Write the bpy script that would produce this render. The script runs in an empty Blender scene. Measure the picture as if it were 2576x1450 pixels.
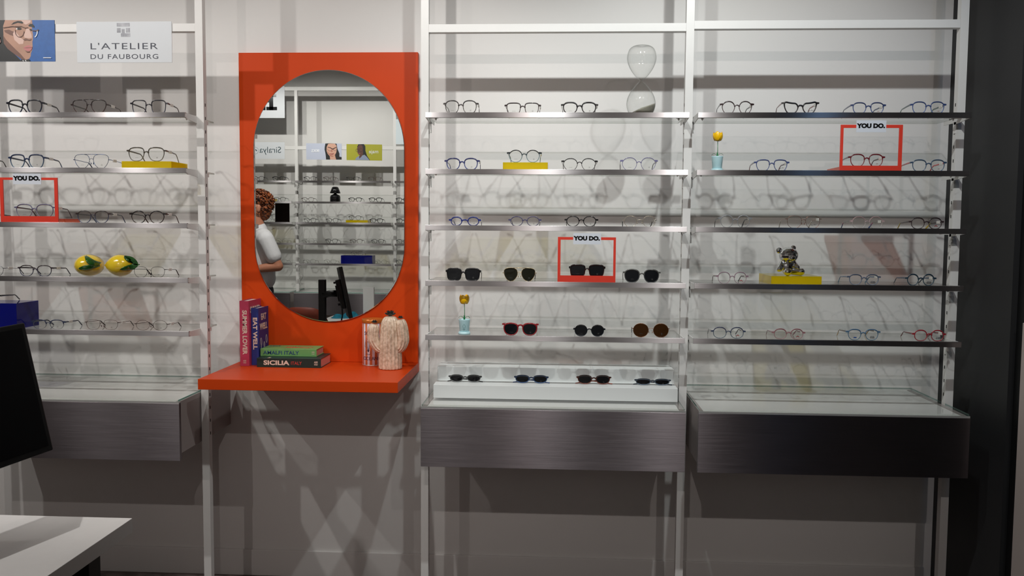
import bpy, bmesh, math, random
from mathutils import Vector, Matrix
random.seed(7)
S = bpy.context.scene
COL = S.collection
PI = math.pi
# ------------------------------------------------------------------ camera
FPX = 2211.12
PITCH, YAW, ROLL = 0.0688, 0.0537, 0.0073
CAM = Vector((0.5206, -3.7008, 1.53))
cp, sp, cw, sw = math.cos(PITCH), math.sin(PITCH), math.cos(YAW), math.sin(YAW)
FW = Vector((-sw*cp, cw*cp, -sp)); R0 = Vector((cw, sw, 0)); U0 = R0.cross(FW)
cr, sr = math.cos(ROLL), math.sin(ROLL)
RV = R0*cr + U0*sr; UV_ = U0*cr - R0*sr
cam_d = bpy.data.cameras.new('camera'); cam = bpy.data.objects.new('camera', cam_d); COL.objects.link(cam)
cam_d.sensor_width = 36; cam_d.lens = FPX/2576*36; cam_d.clip_start = 0.02; cam_d.clip_end = 60
cam.matrix_world = Matrix(((RV.x, UV_.x, -FW.x, CAM.x), (RV.y, UV_.y, -FW.y, CAM.y), (RV.z, UV_.z, -FW.z, CAM.z), (0, 0, 0, 1)))
S.camera = cam
def ray(px, py): return FW + RV*((px-1288)/FPX) - UV_*((py-725)/FPX)
def atY(px, py, Y): d = ray(px, py); return CAM + d*((Y-CAM.y)/d.y)
def atX(px, py, X): d = ray(px, py); return CAM + d*((X-CAM.x)/d.x)
def atZ(px, py, Z): d = ray(px, py); return CAM + d*((Z-CAM.z)/d.z)
YM = -0.037                                   # plane of the wall mirror
def mir(px, py, Y):                           # a real point at depth Y that the mirror shows at a pixel
    p = atY(px, py, 2*YM-Y); p.y = Y; return p
# ------------------------------------------------------------------ world, exposure
W = bpy.data.worlds.new('world'); S.world = W; W.use_nodes = True
W.node_tree.nodes['Background'].inputs[0].default_value = (0.8, 0.85, 1, 1)
W.node_tree.nodes['Background'].inputs[1].default_value = 0.2
S.view_settings.view_transform = 'Standard'; S.view_settings.look = 'None'
S.view_settings.exposure = -0.46; S.view_settings.gamma = 1.0
S.view_settings.use_curve_mapping = False
S.cycles.transparent_max_bounces = 40
S.cycles.max_bounces = 8; S.cycles.diffuse_bounces = 4; S.cycles.glossy_bounces = 4
S.cycles.caustics_reflective = False; S.cycles.caustics_refractive = False
S.cycles.sample_clamp_indirect = 6
S.cycles.use_denoising = True
# ceiling spotlights: x, y, z, target, watts, spread, colour
LY, LZ = -1.55, 2.93
WARM = (1, 0.965, 0.925); PINKISH = (1, 0.90, 0.85)
SPOTS = [(-2.5, LY, LZ, (-2.1, 0, 0.95), 58, 92, WARM), (-1.89, LY, LZ, (-1.35, 0, 1.0), 78, 92, WARM),
         (-0.24, LY, LZ, (-0.45, 0, 1.1), 66, 94, WARM), (0.475, LY, LZ, (0.55, 0, 1.05), 56, 92, (0.965, 1, 0.985)),
         (1.17, LY, LZ, (1.3, 0, 1.05), 74, 94, (0.965, 1, 0.985)), (1.88, LY, LZ, (1.8, -0.3, 1.6), 6, 70, (0.35, 0.6, 1)),
         (-2.75, -3.95, 3.12, (-2.6, -5.52, 1.6), 60, 90, WARM), (-1.93, -3.95, 3.12, (-1.9, -5.52, 1.6), 70, 90, WARM),
         (-1.05, -3.95, 3.12, (-1.1, -5.52, 1.6), 70, 90, WARM), (-0.1, -3.95, 3.12, (0, -5.52, 1.6), 50, 90, WARM),
         (-1.35, -2.4, LZ, (-1.95, -3.5, 1.2), 150, 60, WARM), (-0.75, -2.5, LZ, (-1.15, -1.9, 0.74), 90, 48, WARM),  # two added lamps: one brightens the person, one the near desk
         (-1.5, -4.05, 2.95, (-1.3, 0, 1.6), 54, 56, PINKISH), (0.3, -4.05, 2.95, (0.4, 0, 1.6), 54, 56, PINKISH), (1.45, -4.05, 2.95, (1.4, 0, 1.6), 54, 56, PINKISH)]
# ------------------------------------------------------------------ materials
def srgb(c): return tuple((v/12.92 if v <= 0.04045 else ((v+0.055)/1.055)**2.4) for v in (x/255 for x in c))
_mats = {}
def newmat(name):
    m = bpy.data.materials.new(name); m.use_nodes = True
    nt = m.node_tree; nt.nodes.clear()
    out = nt.nodes.new('ShaderNodeOutputMaterial')
    return m, nt, out
def N(nt, t, **kw):
    n = nt.nodes.new(t)
    for k, v in kw.items():
        if k.startswith('i_'): n.inputs[k[2:].replace('_', ' ')].default_value = v
        else: setattr(n, k, v)
    return n
def c4(c): return (c[0], c[1], c[2], 1)
def pbr(name, col, rough=0.5, metal=0.0, noise=0.0, nscale=40.0, bump=0.0, bscale=300.0, coat=0.0, spec=0.5, col2=None, aniso=None):
    key = (name, tuple(col), rough, metal, noise)
    if key in _mats: return _mats[key]
    m, nt, out = newmat(name)
    b = N(nt, 'ShaderNodeBsdfPrincipled'); nt.links.new(b.outputs[0], out.inputs[0])
    b.inputs['Base Color'].default_value = c4(col); b.inputs['Roughness'].default_value = rough
    b.inputs['Metallic'].default_value = metal; b.inputs['Coat Weight'].default_value = coat
    b.inputs['Specular IOR Level'].default_value = spec
    tc = N(nt, 'ShaderNodeTexCoord')
    nz = N(nt, 'ShaderNodeTexNoise'); nz.inputs['Scale'].default_value = nscale; nz.inputs['Detail'].default_value = 4
    nt.links.new(tc.outputs['Object'], nz.inputs['Vector'])
    c2 = col2 if col2 else tuple(x*(1-noise) for x in col)
    mx = N(nt, 'ShaderNodeMix', data_type='RGBA'); mx.inputs[6].default_value = c4(col); mx.inputs[7].default_value = c4(c2)
    rp = N(nt, 'ShaderNodeMapRange'); rp.inputs[1].default_value = 0.4; rp.inputs[2].default_value = 0.65
    nt.links.new(nz.outputs[0], rp.inputs[0]); nt.links.new(rp.outputs[0], mx.inputs[0]); nt.links.new(mx.outputs[2], b.inputs['Base Color'])
    if bump:
        n2 = N(nt, 'ShaderNodeTexNoise'); n2.inputs['Scale'].default_value = bscale
        nt.links.new(tc.outputs['Object'], n2.inputs['Vector'])
        bp = N(nt, 'ShaderNodeBump'); bp.inputs['Strength'].default_value = bump; bp.inputs['Distance'].default_value = 0.002
        nt.links.new(n2.outputs[0], bp.inputs['Height']); nt.links.new(bp.outputs[0], b.inputs['Normal'])
    _mats[key] = m
    return m
def brushed(name, col, rough=0.3, aniso=0.85, bump=0.06):
    m, nt, out = newmat(name)
    b = N(nt, 'ShaderNodeBsdfPrincipled'); nt.links.new(b.outputs[0], out.inputs[0])
    b.inputs['Metallic'].default_value = 1; b.inputs['Anisotropic'].default_value = aniso
    geo = N(nt, 'ShaderNodeTexCoord'); mp = N(nt, 'ShaderNodeMapping'); mp.inputs['Scale'].default_value = (7, 7, 650)
    nz = N(nt, 'ShaderNodeTexNoise'); nz.inputs['Scale'].default_value = 1; nz.inputs['Detail'].default_value = 3
    nt.links.new(geo.outputs['Object'], mp.inputs[0]); nt.links.new(mp.outputs[0], nz.inputs['Vector'])
    mr = N(nt, 'ShaderNodeMapRange'); mr.inputs[1].default_value = 0.3; mr.inputs[2].default_value = 0.7
    mr.inputs[3].default_value = rough-0.02; mr.inputs[4].default_value = rough+0.03
    nt.links.new(nz.outputs[0], mr.inputs[0]); nt.links.new(mr.outputs[0], b.inputs['Roughness'])
    mx = N(nt, 'ShaderNodeMix', data_type='RGBA'); mx.inputs[6].default_value = c4(tuple(x*0.88 for x in col)); mx.inputs[7].default_value = c4(tuple(min(1, x*1.1) for x in col))
    nt.links.new(nz.outputs[0], mx.inputs[0]); nt.links.new(mx.outputs[2], b.inputs['Base Color'])
    tv = N(nt, 'ShaderNodeCombineXYZ'); tv.inputs[2].default_value = 1
    nt.links.new(tv.outputs[0], b.inputs['Tangent'])
    bp = N(nt, 'ShaderNodeBump'); bp.inputs['Strength'].default_value = bump; bp.inputs['Distance'].default_value = 0.0005
    nt.links.new(nz.outputs[0], bp.inputs['Height']); nt.links.new(bp.outputs[0], b.inputs['Normal'])
    return m
def thin(name, tint, diff=None, dfac=0.0, gl=1.0, rough=0.03, base=0.04, edge=None):
    key = ('thin', name)
    if key in _mats: return _mats[key]
    m, nt, out = newmat(name)
    t = N(nt, 'ShaderNodeBsdfTransparent'); t.inputs[0].default_value = c4(tint)
    last = t.outputs[0]
    lw = N(nt, 'ShaderNodeLayerWeight'); lw.inputs[0].default_value = 0.5
    if diff:
        d = N(nt, 'ShaderNodeBsdfDiffuse'); d.inputs[0].default_value = c4(diff)
        ms = N(nt, 'ShaderNodeMixShader'); ms.inputs[0].default_value = dfac
        nt.links.new(last, ms.inputs[1]); nt.links.new(d.outputs[0], ms.inputs[2]); last = ms.outputs[0]
    if edge:
        pw = N(nt, 'ShaderNodeMath', operation='POWER'); pw.inputs[1].default_value = 2.5
        nt.links.new(lw.outputs['Facing'], pw.inputs[0])
        mx = N(nt, 'ShaderNodeMix', data_type='RGBA'); mx.inputs[6].default_value = c4(tint); mx.inputs[7].default_value = c4(edge)
        nt.links.new(pw.outputs[0], mx.inputs[0]); nt.links.new(mx.outputs[2], t.inputs[0])
    g = N(nt, 'ShaderNodeBsdfGlossy'); g.inputs['Roughness'].default_value = rough
    p5 = N(nt, 'ShaderNodeMath', operation='POWER'); p5.inputs[1].default_value = 5
    nt.links.new(lw.outputs['Facing'], p5.inputs[0])
    ma = N(nt, 'ShaderNodeMath', operation='MULTIPLY_ADD'); ma.inputs[1].default_value = 0.9*gl; ma.inputs[2].default_value = base
    ma.use_clamp = True
    nt.links.new(p5.outputs[0], ma.inputs[0])
    m2 = N(nt, 'ShaderNodeMixShader'); nt.links.new(ma.outputs[0], m2.inputs[0]); nt.links.new(last, m2.inputs[1]); nt.links.new(g.outputs[0], m2.inputs[2])
    nt.links.new(m2.outputs[0], out.inputs[0])
    _mats[key] = m
    return m
M = {}
M['wall'] = pbr('white_wall_paint', (0.74, 0.73, 0.715), 0.75, noise=0.015, nscale=2, bump=0.15, bscale=60)
M['white'] = pbr('white_powder_coat', (0.72, 0.715, 0.70), 0.42, noise=0.01)
M['slot'] = pbr('slot_black', (0.01, 0.01, 0.01), 0.8)
M['alu'] = brushed('brushed_aluminium', (0.42, 0.40, 0.405), 0.30, 0.99, 0.0)
M['alu_dark'] = brushed('brushed_aluminium_front', (0.25, 0.225, 0.24), 0.31, 0.985, 0.0)
M['trim'] = pbr('satin_aluminium', (0.75, 0.76, 0.75), 0.3, metal=0.7)
M['glass'] = thin('clear_shelf_glass', (0.985, 0.992, 0.987), base=0.03)
M['glass_edge'] = thin('green_glass_edge', (0.30, 0.56, 0.50), diff=(0.10, 0.26, 0.22), dfac=0.35, base=0.08)
M['glass_under'] = thin('clear_shelf_glass_underside', (0.985, 0.992, 0.987), base=0.015, gl=0.15)
M['edge_grey'] = thin('polished_glass_edge', (0.74, 0.76, 0.74), base=0.04)
M['orange'] = pbr('orange_lacquer', srgb((202, 66, 15)), 0.42, noise=0.03, nscale=8, spec=0.16)
M['mirror'] = pbr('mirror_silver', (0.86, 0.88, 0.86), 0.0, metal=1)
M['mirror_edge'] = pbr('mirror_bevel', (0.7, 0.72, 0.72), 0.15, metal=0.9)
M['dark_wall'] = pbr('anthracite_paint', (0.014, 0.0145, 0.016), 0.6, noise=0.06, nscale=3)
M['black'] = pbr('black_plastic', (0.005, 0.005, 0.0055), 0.5, spec=0.3)
M['blackgloss'] = pbr('black_gloss', (0.008, 0.008, 0.009), 0.12)
M['floor'] = pbr('concrete_floor', (0.20, 0.155, 0.145), 0.55, noise=0.45, nscale=14, bump=0.2, bscale=50)
M['ceiling'] = pbr('ceiling_paint', (0.8, 0.78, 0.76), 0.8)
M['desk'] = pbr('white_laminate', (0.78, 0.77, 0.76), 0.4, noise=0.015)
M['taupe'] = pbr('taupe_panel', (0.33, 0.29, 0.28), 0.5)
M['print'] = pbr('dark_print', (0.012, 0.018, 0.035), 0.5)
M['card'] = pbr('pale_card', (0.62, 0.66, 0.73), 0.45, noise=0.01)
M['tagw'] = pbr('tag_white', (0.72, 0.70, 0.66), 0.4)
M['lens'] = thin('clear_demo_lens', (0.992, 0.995, 0.992), base=0.013)
M['lens_dark'] = thin('dark_sun_lens', (0.10, 0.105, 0.12), diff=(0.012, 0.014, 0.018), dfac=0.35, base=0.05)
M['lens_green'] = thin('green_sun_lens', (0.11, 0.11, 0.06), diff=(0.02, 0.02, 0.012), dfac=0.3, base=0.05)
M['lens_brown'] = thin('brown_sun_lens', (0.17, 0.07, 0.02), diff=(0.09, 0.035, 0.008), dfac=0.4, base=0.04)
M['pad'] = thin('silicone_pad', (0.8, 0.8, 0.8), diff=(0.5, 0.5, 0.5), dfac=0.3, base=0.1)
M['yellow_ac'] = thin('yellow_acrylic', (0.97, 0.86, 0.10), diff=(0.92, 0.76, 0.015), dfac=0.36, base=0.04)
M['blue_ac'] = thin('blue_acrylic', (0.05, 0.06, 0.62), diff=(0.008, 0.014, 0.30), dfac=0.42, base=0.05)
M['red_ac'] = pbr('red_acrylic', srgb((214, 60, 44)), 0.35, noise=0.02)
M['red_clear'] = thin('red_clear_acrylic', (0.97, 0.52, 0.36), diff=srgb((228, 70, 40)), dfac=0.42, base=0.04)
M['hourglass'] = thin('blown_glass', (0.985, 0.99, 0.985), base=0.05, edge=(0.55, 0.56, 0.55), gl=0.7)
M['sand'] = pbr('grey_sand', (0.42, 0.40, 0.33), 0.9, noise=0.4, nscale=900, bump=0.6, bscale=1500)
M['chrome'] = pbr('chrome', (0.70, 0.70, 0.70), 0.03, metal=1)
M['screen'] = pbr('black_screen', (0.0012, 0.0014, 0.002), 0.5, spec=0.15)
# ------------------------------------------------------------------ mesh helpers
class MB:
    def __init__(s): s.v = []; s.f = []; s.m = []; s.sm = []
    def add(s, vs, fs, mi=0, smooth=False):
        o = len(s.v); s.v += [tuple(v) for v in vs]
        for f in fs: s.f.append(tuple(i+o for i in f)); s.m.append(mi); s.sm.append(smooth)
    def box(s, x0, x1, y0, y1, z0, z1, mi=0, faces=None):
        if x0 > x1: x0, x1 = x1, x0
        if y0 > y1: y0, y1 = y1, y0
        if z0 > z1: z0, z1 = z1, z0
        vs = [(x0, y0, z0), (x1, y0, z0), (x1, y1, z0), (x0, y1, z0), (x0, y0, z1), (x1, y0, z1), (x1, y1, z1), (x0, y1, z1)]
        fs = [(0, 3, 2, 1), (4, 5, 6, 7), (0, 1, 5, 4), (1, 2, 6, 5), (2, 3, 7, 6), (3, 0, 4, 7)]  # bottom top front right back left
        ms = mi if isinstance(mi, (list, tuple)) else [mi]*6
        o = len(s.v); s.v += vs
        for k, f in enumerate(fs):
            if faces and k not in faces: continue
            s.f.append(tuple(i+o for i in f)); s.m.append(ms[k]); s.sm.append(False)
    def hexa(s, vs, mi=0):
        s.add(vs, [(0, 3, 2, 1), (4, 5, 6, 7), (0, 1, 5, 4), (1, 2, 6, 5), (2, 3, 7, 6), (3, 0, 4, 7)], mi)
    def prism(s, poly, y0, y1, mi=0, side=None, smooth=False):      # polygon in XZ, extruded in Y (y may be callables of x)
        n = len(poly)
        g0 = y0 if callable(y0) else (lambda x: y0); g1 = y1 if callable(y1) else (lambda x: y1)
        vs = [(x, g0(x), z) for x, z in poly]+[(x, g1(x), z) for x, z in poly]
        s.add(vs, [tuple(range(n)), tuple(range(2*n-1, n-1, -1))], mi)
        s.add(vs, [(i, i+n, (i+1) % n+n, (i+1) % n) for i in range(n)], mi if side is None else side, smooth)
    def sweep(s, pts, rad, n=10, mi=0, closed=False, up=Vector((0, 0, 1)), caps=True, ridge=0, rn=0):
        P = [Vector(p) for p in pts]; k = len(P); o = len(s.v); rings = []
        if not isinstance(rad, (list, tuple)) or (len(rad) == 2 and k != 2 and not isinstance(rad[0], (list, tuple))): rad = [rad]*k
        prev = None
        for i in range(k):
            if closed: t = P[(i+1) % k]-P[i-1]
            else: t = P[min(i+1, k-1)]-P[max(i-1, 0)]
            if t.length < 1e-9: t = Vector((0, 0, 1))
            t.normalize()
            a = (prev if prev is not None else up); a = a - t*a.dot(t)
            if a.length < 1e-4: a = Vector((1, 0, 0)) - t*t.x
            a.normalize(); prev = a; b = t.cross(a)
            r = rad[i]; ra, rb = (r if isinstance(r, (list, tuple)) else (r, r))
            rings.append(len(s.v))
            for j in range(n):
                th = 2*PI*j/n+PI/n; q = 1
                if ridge: q = 1-ridge*(0.5-0.5*math.cos(th*rn))
                s.v.append(tuple(P[i]+a*(math.cos(th)*ra*q)+b*(math.sin(th)*rb*q)))
        for i in range(k if closed else k-1):
            A = rings[i]; B = rings[(i+1) % k]
            for j in range(n):
                s.f.append((A+j, A+(j+1) % n, B+(j+1) % n, B+j)); s.m.append(mi); s.sm.append(True)
        if caps and not closed:
            s.f.append(tuple(rings[0]+j for j in range(n))[::-1]); s.m.append(mi); s.sm.append(False)
            s.f.append(tuple(rings[-1]+j for j in range(n))); s.m.append(mi); s.sm.append(False)
    def lathe(s, prof, c=(0, 0, 0), n=32, mi=0, smooth=True, ridge=0, rn=0, cap=True):
        c = Vector(c); o = len(s.v)
        for r, z in prof:
            for j in range(n):
                th = 2*PI*j/n; q = 1-ridge*(0.5-0.5*math.cos(th*rn)) if ridge else 1
                s.v.append((c.x+r*q*math.cos(th), c.y+r*q*math.sin(th), c.z+z))
        for i in range(len(prof)-1):
            for j in range(n):
                s.f.append((o+i*n+j, o+i*n+(j+1) % n, o+(i+1)*n+(j+1) % n, o+(i+1)*n+j)); s.m.append(mi); s.sm.append(smooth)
        if cap:
            if prof[0][0] > 1e-5: s.f.append(tuple(o+j for j in range(n))[::-1]); s.m.append(mi); s.sm.append(False)
            if prof[-1][0] > 1e-5: s.f.append(tuple(o+(len(prof)-1)*n+j for j in range(n))); s.m.append(mi); s.sm.append(False)
    def ball(s, c, r, n=20, mi=0, rot=None):
        r = r if isinstance(r, (list, tuple)) else (r, r, r); c = Vector(c); o = len(s.v); k = n//2
        for i in range(k+1):
            ph = PI*i/k
            for j in range(n):
                th = 2*PI*j/n; v = Vector((r[0]*math.sin(ph)*math.cos(th), r[1]*math.sin(ph)*math.sin(th), r[2]*math.cos(ph)))
                if rot: v = rot @ v
                s.v.append(tuple(c+v))
        for i in range(k):
            for j in range(n):
                s.f.append((o+i*n+j, o+(i+1)*n+j, o+(i+1)*n+(j+1) % n, o+i*n+(j+1) % n)); s.m.append(mi); s.sm.append(True)
    def capsule(s, a, b, ra, rb, n=14):
        a = Vector(a); b = Vector(b); d = (b-a); L = d.length; d = d/L if L > 1e-6 else Vector((0, 0, 1))
        pts = []; rad = []
        for t in (PI*0.5*x for x in (0.98, 0.7, 0.4, 0.15, 0)): pts.append(a-d*(ra*math.sin(t))); rad.append(max(ra*math.cos(t), ra*0.03))
        for t in (PI*0.5*x for x in (0, 0.15, 0.4, 0.7, 0.98)): pts.append(b+d*(rb*math.sin(t))); rad.append(max(rb*math.cos(t), rb*0.03))
        s.sweep(pts, rad, n)
    def build(s, name, mats, parent=None, bevel=0, bseg=2, remesh=0, smooth_it=0, subsurf=0, xf=None):
        me = bpy.data.meshes.new(name); me.from_pydata(s.v, [], s.f)
        mats = mats if isinstance(mats, (list, tuple)) else [mats]
        for m in mats: me.materials.append(m)
        me.polygons.foreach_set('material_index', s.m); me.polygons.foreach_set('use_smooth', s.sm)
        bm = bmesh.new(); bm.from_mesh(me)
        bmesh.ops.remove_doubles(bm, verts=bm.verts, dist=1e-6)
        bmesh.ops.recalc_face_normals(bm, faces=bm.faces)
        if bevel:
            es = [e for e in bm.edges if len(e.link_faces) == 2 and e.calc_face_angle(0) > 0.6]
            bmesh.ops.bevel(bm, geom=es, offset=bevel, segments=bseg, affect='EDGES', clamp_overlap=True, profile=0.5)
        bm.to_mesh(me); bm.free()
        o = bpy.data.objects.new(name, me); COL.objects.link(o)
        if remesh:
            r = o.modifiers.new('r', 'REMESH'); r.mode = 'VOXEL'; r.voxel_size = remesh; r.use_smooth_shade = True
            if smooth_it:
                k = o.modifiers.new('s', 'SMOOTH'); k.iterations = smooth_it; k.factor = 0.5
            dg = bpy.context.evaluated_depsgraph_get(); ev = bpy.data.meshes.new_from_object(o.evaluated_get(dg))
            ev.name = name; o.modifiers.clear(); o.data = ev
            if not ev.materials:
                for m in mats: ev.materials.append(m)
        if subsurf:
            r = o.modifiers.new('s', 'SUBSURF'); r.levels = subsurf; r.render_levels = subsurf
        if parent: o.parent = parent
        if xf: o.matrix_local = xf
        return o
def tag(o, label=None, cat=None, group=None, kind=None):
    if label: o['label'] = label
    if cat: o['category'] = cat
    if group: o['group'] = group
    if kind: o['kind'] = kind
    return o
def thing(name, label, cat, loc=(0, 0, 0), rz=0, group=None):
    o = bpy.data.objects.new(name, None); o.empty_display_size = 0.05; COL.objects.link(o)
    o.location = loc; o.rotation_euler = (0, 0, rz)
    return tag(o, label, cat, group)
def copy_tree(o, parent=None):
    c = o.copy(); COL.objects.link(c); c.parent = parent
    for ch in list(o.children): copy_tree(ch, c)
    return c
_txt = {}
def text_mesh(body, size, mat, bold=0.0, xs=1.0, shear=0.0, space=1.0, align='CENTER', depth=0.0003, line=1.0):
    key = (body, size, mat.name, bold, xs, shear, space, align)
    if key in _txt: return _txt[key]
    cu = bpy.data.curves.new('lettering', 'FONT'); cu.body = body; cu.size = size; cu.offset = bold*size; cu.shear = shear
    cu.space_character = space; cu.align_x = align; cu.align_y = 'CENTER'; cu.extrude = depth; cu.resolution_u = 4; cu.space_line = line
    o = bpy.data.objects.new('tmp', cu); COL.objects.link(o)
    dg = bpy.context.evaluated_depsgraph_get(); me = bpy.data.meshes.new_from_object(o.evaluated_get(dg)); me.name = 'lettering'
    bpy.data.objects.remove(o); bpy.data.curves.remove(cu)
    me.transform(Matrix.Diagonal((xs, 1, 1, 1))); me.materials.clear(); me.materials.append(mat)
    _txt[key] = me
    return me
def text(body, size, mat, loc, parent, rot=(PI/2, 0, 0), name='lettering', **kw):
    o = bpy.data.objects.new(name, text_mesh(body, size, mat, **kw)); COL.objects.link(o)
    o.parent = parent; o.location = loc; o.rotation_euler = rot
    return o
def struct(name, mb, mats, **kw): return tag(mb.build(name, mats, **kw), kind='structure')
def rail_path(pts, n):                                  # Catmull-Rom through points
    P = [Vector(p) for p in pts]; out = []
    for i in range(len(P)-1):
        p0 = P[max(i-1, 0)]; p1 = P[i]; p2 = P[i+1]; p3 = P[min(i+2, len(P)-1)]
        for k in range(n):
            t = k/n; out.append(0.5*((2*p1)+(p2-p0)*t+(2*p0-5*p1+4*p2-p3)*t*t+(3*p1-p0-3*p2+p3)*t**3))
    out.append(P[-1]); return out
# ------------------------------------------------------------------ measured planes
YP, YS, YD = -0.323, -0.434, -0.5227          # post fronts, shelf fronts, drawer fronts
SHELF_BACK = -0.15
SZ = [1.9532, 1.7452, 1.537, 1.3292, 1.1243]  # tops of the five shelf levels
NOSE = 0.0192
RAIL0, RAIL1 = 2.274, 2.3045
DR0, DR1 = 0.6442, 0.8766
POSTS = [-1.878, -0.878, 0.0, 1.0, 2.0]
XR = 2.095                                    # the dark side wall
CEIL = 3.25; YB = -5.52; XL = -4.8            # room
# ------------------------------------------------------------------ room shell
b = MB(); b.box(XL, XR, 0, 0.1, 0, CEIL); struct('wall_back', b, M['wall'])
b = MB(); b.box(XL, XR+0.1, YB-0.1, YB, 0, CEIL); struct('wall_front', b, M['wall'])
b = MB(); b.box(XL-0.1, XL, YB-0.1, 0.1, 0, CEIL); struct('wall_left', b, M['wall'])
seam = atX(2536, 950, XR).y; frame_y = atX(2569, 950, XR).y
b = MB(); b.box(XR, XR+0.1, seam, 0.1, 0, CEIL); b.box(XR+0.02, XR+0.12, -3.2, seam, 0, CEIL, 1); b.box(XR, XR+0.12, YB, -3.2, 0, CEIL, 0)
struct('wall_right', b, [M['dark_wall'], M['black']])
b = MB(); b.box(XR-0.004, XR+0.02, frame_y-0.09, frame_y, 0, 1.22); struct('trim_1', b, pbr('beige_frame', (0.52, 0.45, 0.42), 0.5), bevel=0.002)
b = MB(); b.box(XL-0.1, XR+0.12, YB-0.1, 0.1, -0.05, 0); struct('floor', b, M['floor'])
b = MB(); b.box(XL-0.1, XR+0.12, YB-0.1, 0.1, CEIL, CEIL+0.05); struct('ceiling', b, M['ceiling'])
b = MB(); b.box(XL, XR-0.03, -0.012, 0, 0.0, 0.115); struct('baseboard_back', b, M['wall'], bevel=0.002)
# ------------------------------------------------------------------ ceiling spotlights
desc = ['over the far left end of display wall', 'over the bay left of the mirror', 'above the orange mirror', 'above the hourglass',
        'above the gap between middle and right bays', 'small blue one at the dark wall', 'first over the opposite wall', 'second over the opposite wall',
        'third over the opposite wall', 'fourth over the opposite wall', 'added to brighten the standing person', 'added to brighten the near white desk',
        'far back one aimed at left bay', 'far back one aimed at middle bay', 'far back one aimed at right bay']
for i, (x, y, z, t, w, ang, colr) in enumerate(SPOTS):
    d = (Vector(t)-Vector((x, y, z))).normalized()
    r = thing('track_spotlight', 'white cylindrical ceiling spotlight ' + desc[i], 'spotlight', (x, y, z), group='ceiling spotlights')
    q = d.to_track_quat('-Z', 'Y').to_matrix().to_4x4()
    h = MB(); h.lathe([(0.036, -0.02), (0.04, -0.018), (0.04, 0.11), (0.03, 0.125), (0.0, 0.125)], n=24)
    h.v = [v for v in h.v]
    h.f = h.f; ho = MB(); ho.lathe([(0.04, 0.012), (0.042, 0.012), (0.042, 0.12), (0.03, 0.135), (0.001, 0.135)], n=24, cap=False)
    ho.build('housing', M['white'], r, xf=q)
    a = MB(); p0 = d*-0.07; a.sweep([p0, (p0.x, p0.y, CEIL-z)], 0.007, 8); a.build('mounting_arm', M['white'], r)
    L = bpy.data.lights.new('lamp', 'SPOT'); L.energy = w; L.color = colr; L.spot_size = math.radians(ang); L.spot_blend = 0.6
    L.shadow_soft_size = 0.019 if i != 5 else 0.03
    lo = bpy.data.objects.new('lamp', L); COL.objects.link(lo); lo.parent = r; lo.matrix_local = q
# ------------------------------------------------------------------ uprights, rails
SP = (SZ[0]-SZ[4])/4/4                         # pitch of the slots
def upright(x, ypf, top, label, sgn=1, dz=0.0):
    """sgn 1: the rack faces -Y, -1: it faces +Y"""
    b = MB(); hw = 0.0147; ya, yb = ypf, ypf+sgn*0.03
    b.box(x-hw, x+hw, ya, yb, 0.0, top)
    z = SZ[4]+dz-8*SP-0.008
    ym = (ya+yb)/2
    while z < SZ[0]+dz+0.05:
        for s in (-1, 1): b.box(x+s*hw, x+s*(hw+0.0004), ym-0.0032, ym+0.0032, z-0.006, z+0.006, 1)
        z += SP
    return tag(b.build('shelf_upright', [M['white'], M['slot']]), label, 'shelf upright', 'white slotted shelf uprights' if sgn == 1 else 'uprights on the opposite wall')
for x, l in zip(POSTS, ['beyond the left edge of the photo', 'between left bay and orange mirror panel', 'between orange mirror panel and middle bay',
                        'between middle bay and far right bay', 'at the dark side wall']):
    upright(x, YP, CEIL, 'white square shelf upright with slotted sides ' + l)
def rail(x0, x1, y, sgn, z0, z1, label, grp):
    b = MB(); b.box(x0, x1, y, y+sgn*0.03, z0, z1)
    return tag(b.build('cross_rail', M['white'], bevel=0.001), label, 'rail', grp)
for i, l in ((0, 'across left bay behind the brand signs'), (2, 'above the hourglass in middle bay'), (3, 'across top of far right bay')):
    dzr = {0: 0.002, 2: -0.006, 3: 0.002}[i]
    rail(POSTS[i]+0.0147, POSTS[i+1]-0.0147, YP, 1, RAIL0+dzr, RAIL1+dzr, 'white horizontal rail ' + l, 'white rails above the shelves')
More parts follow.
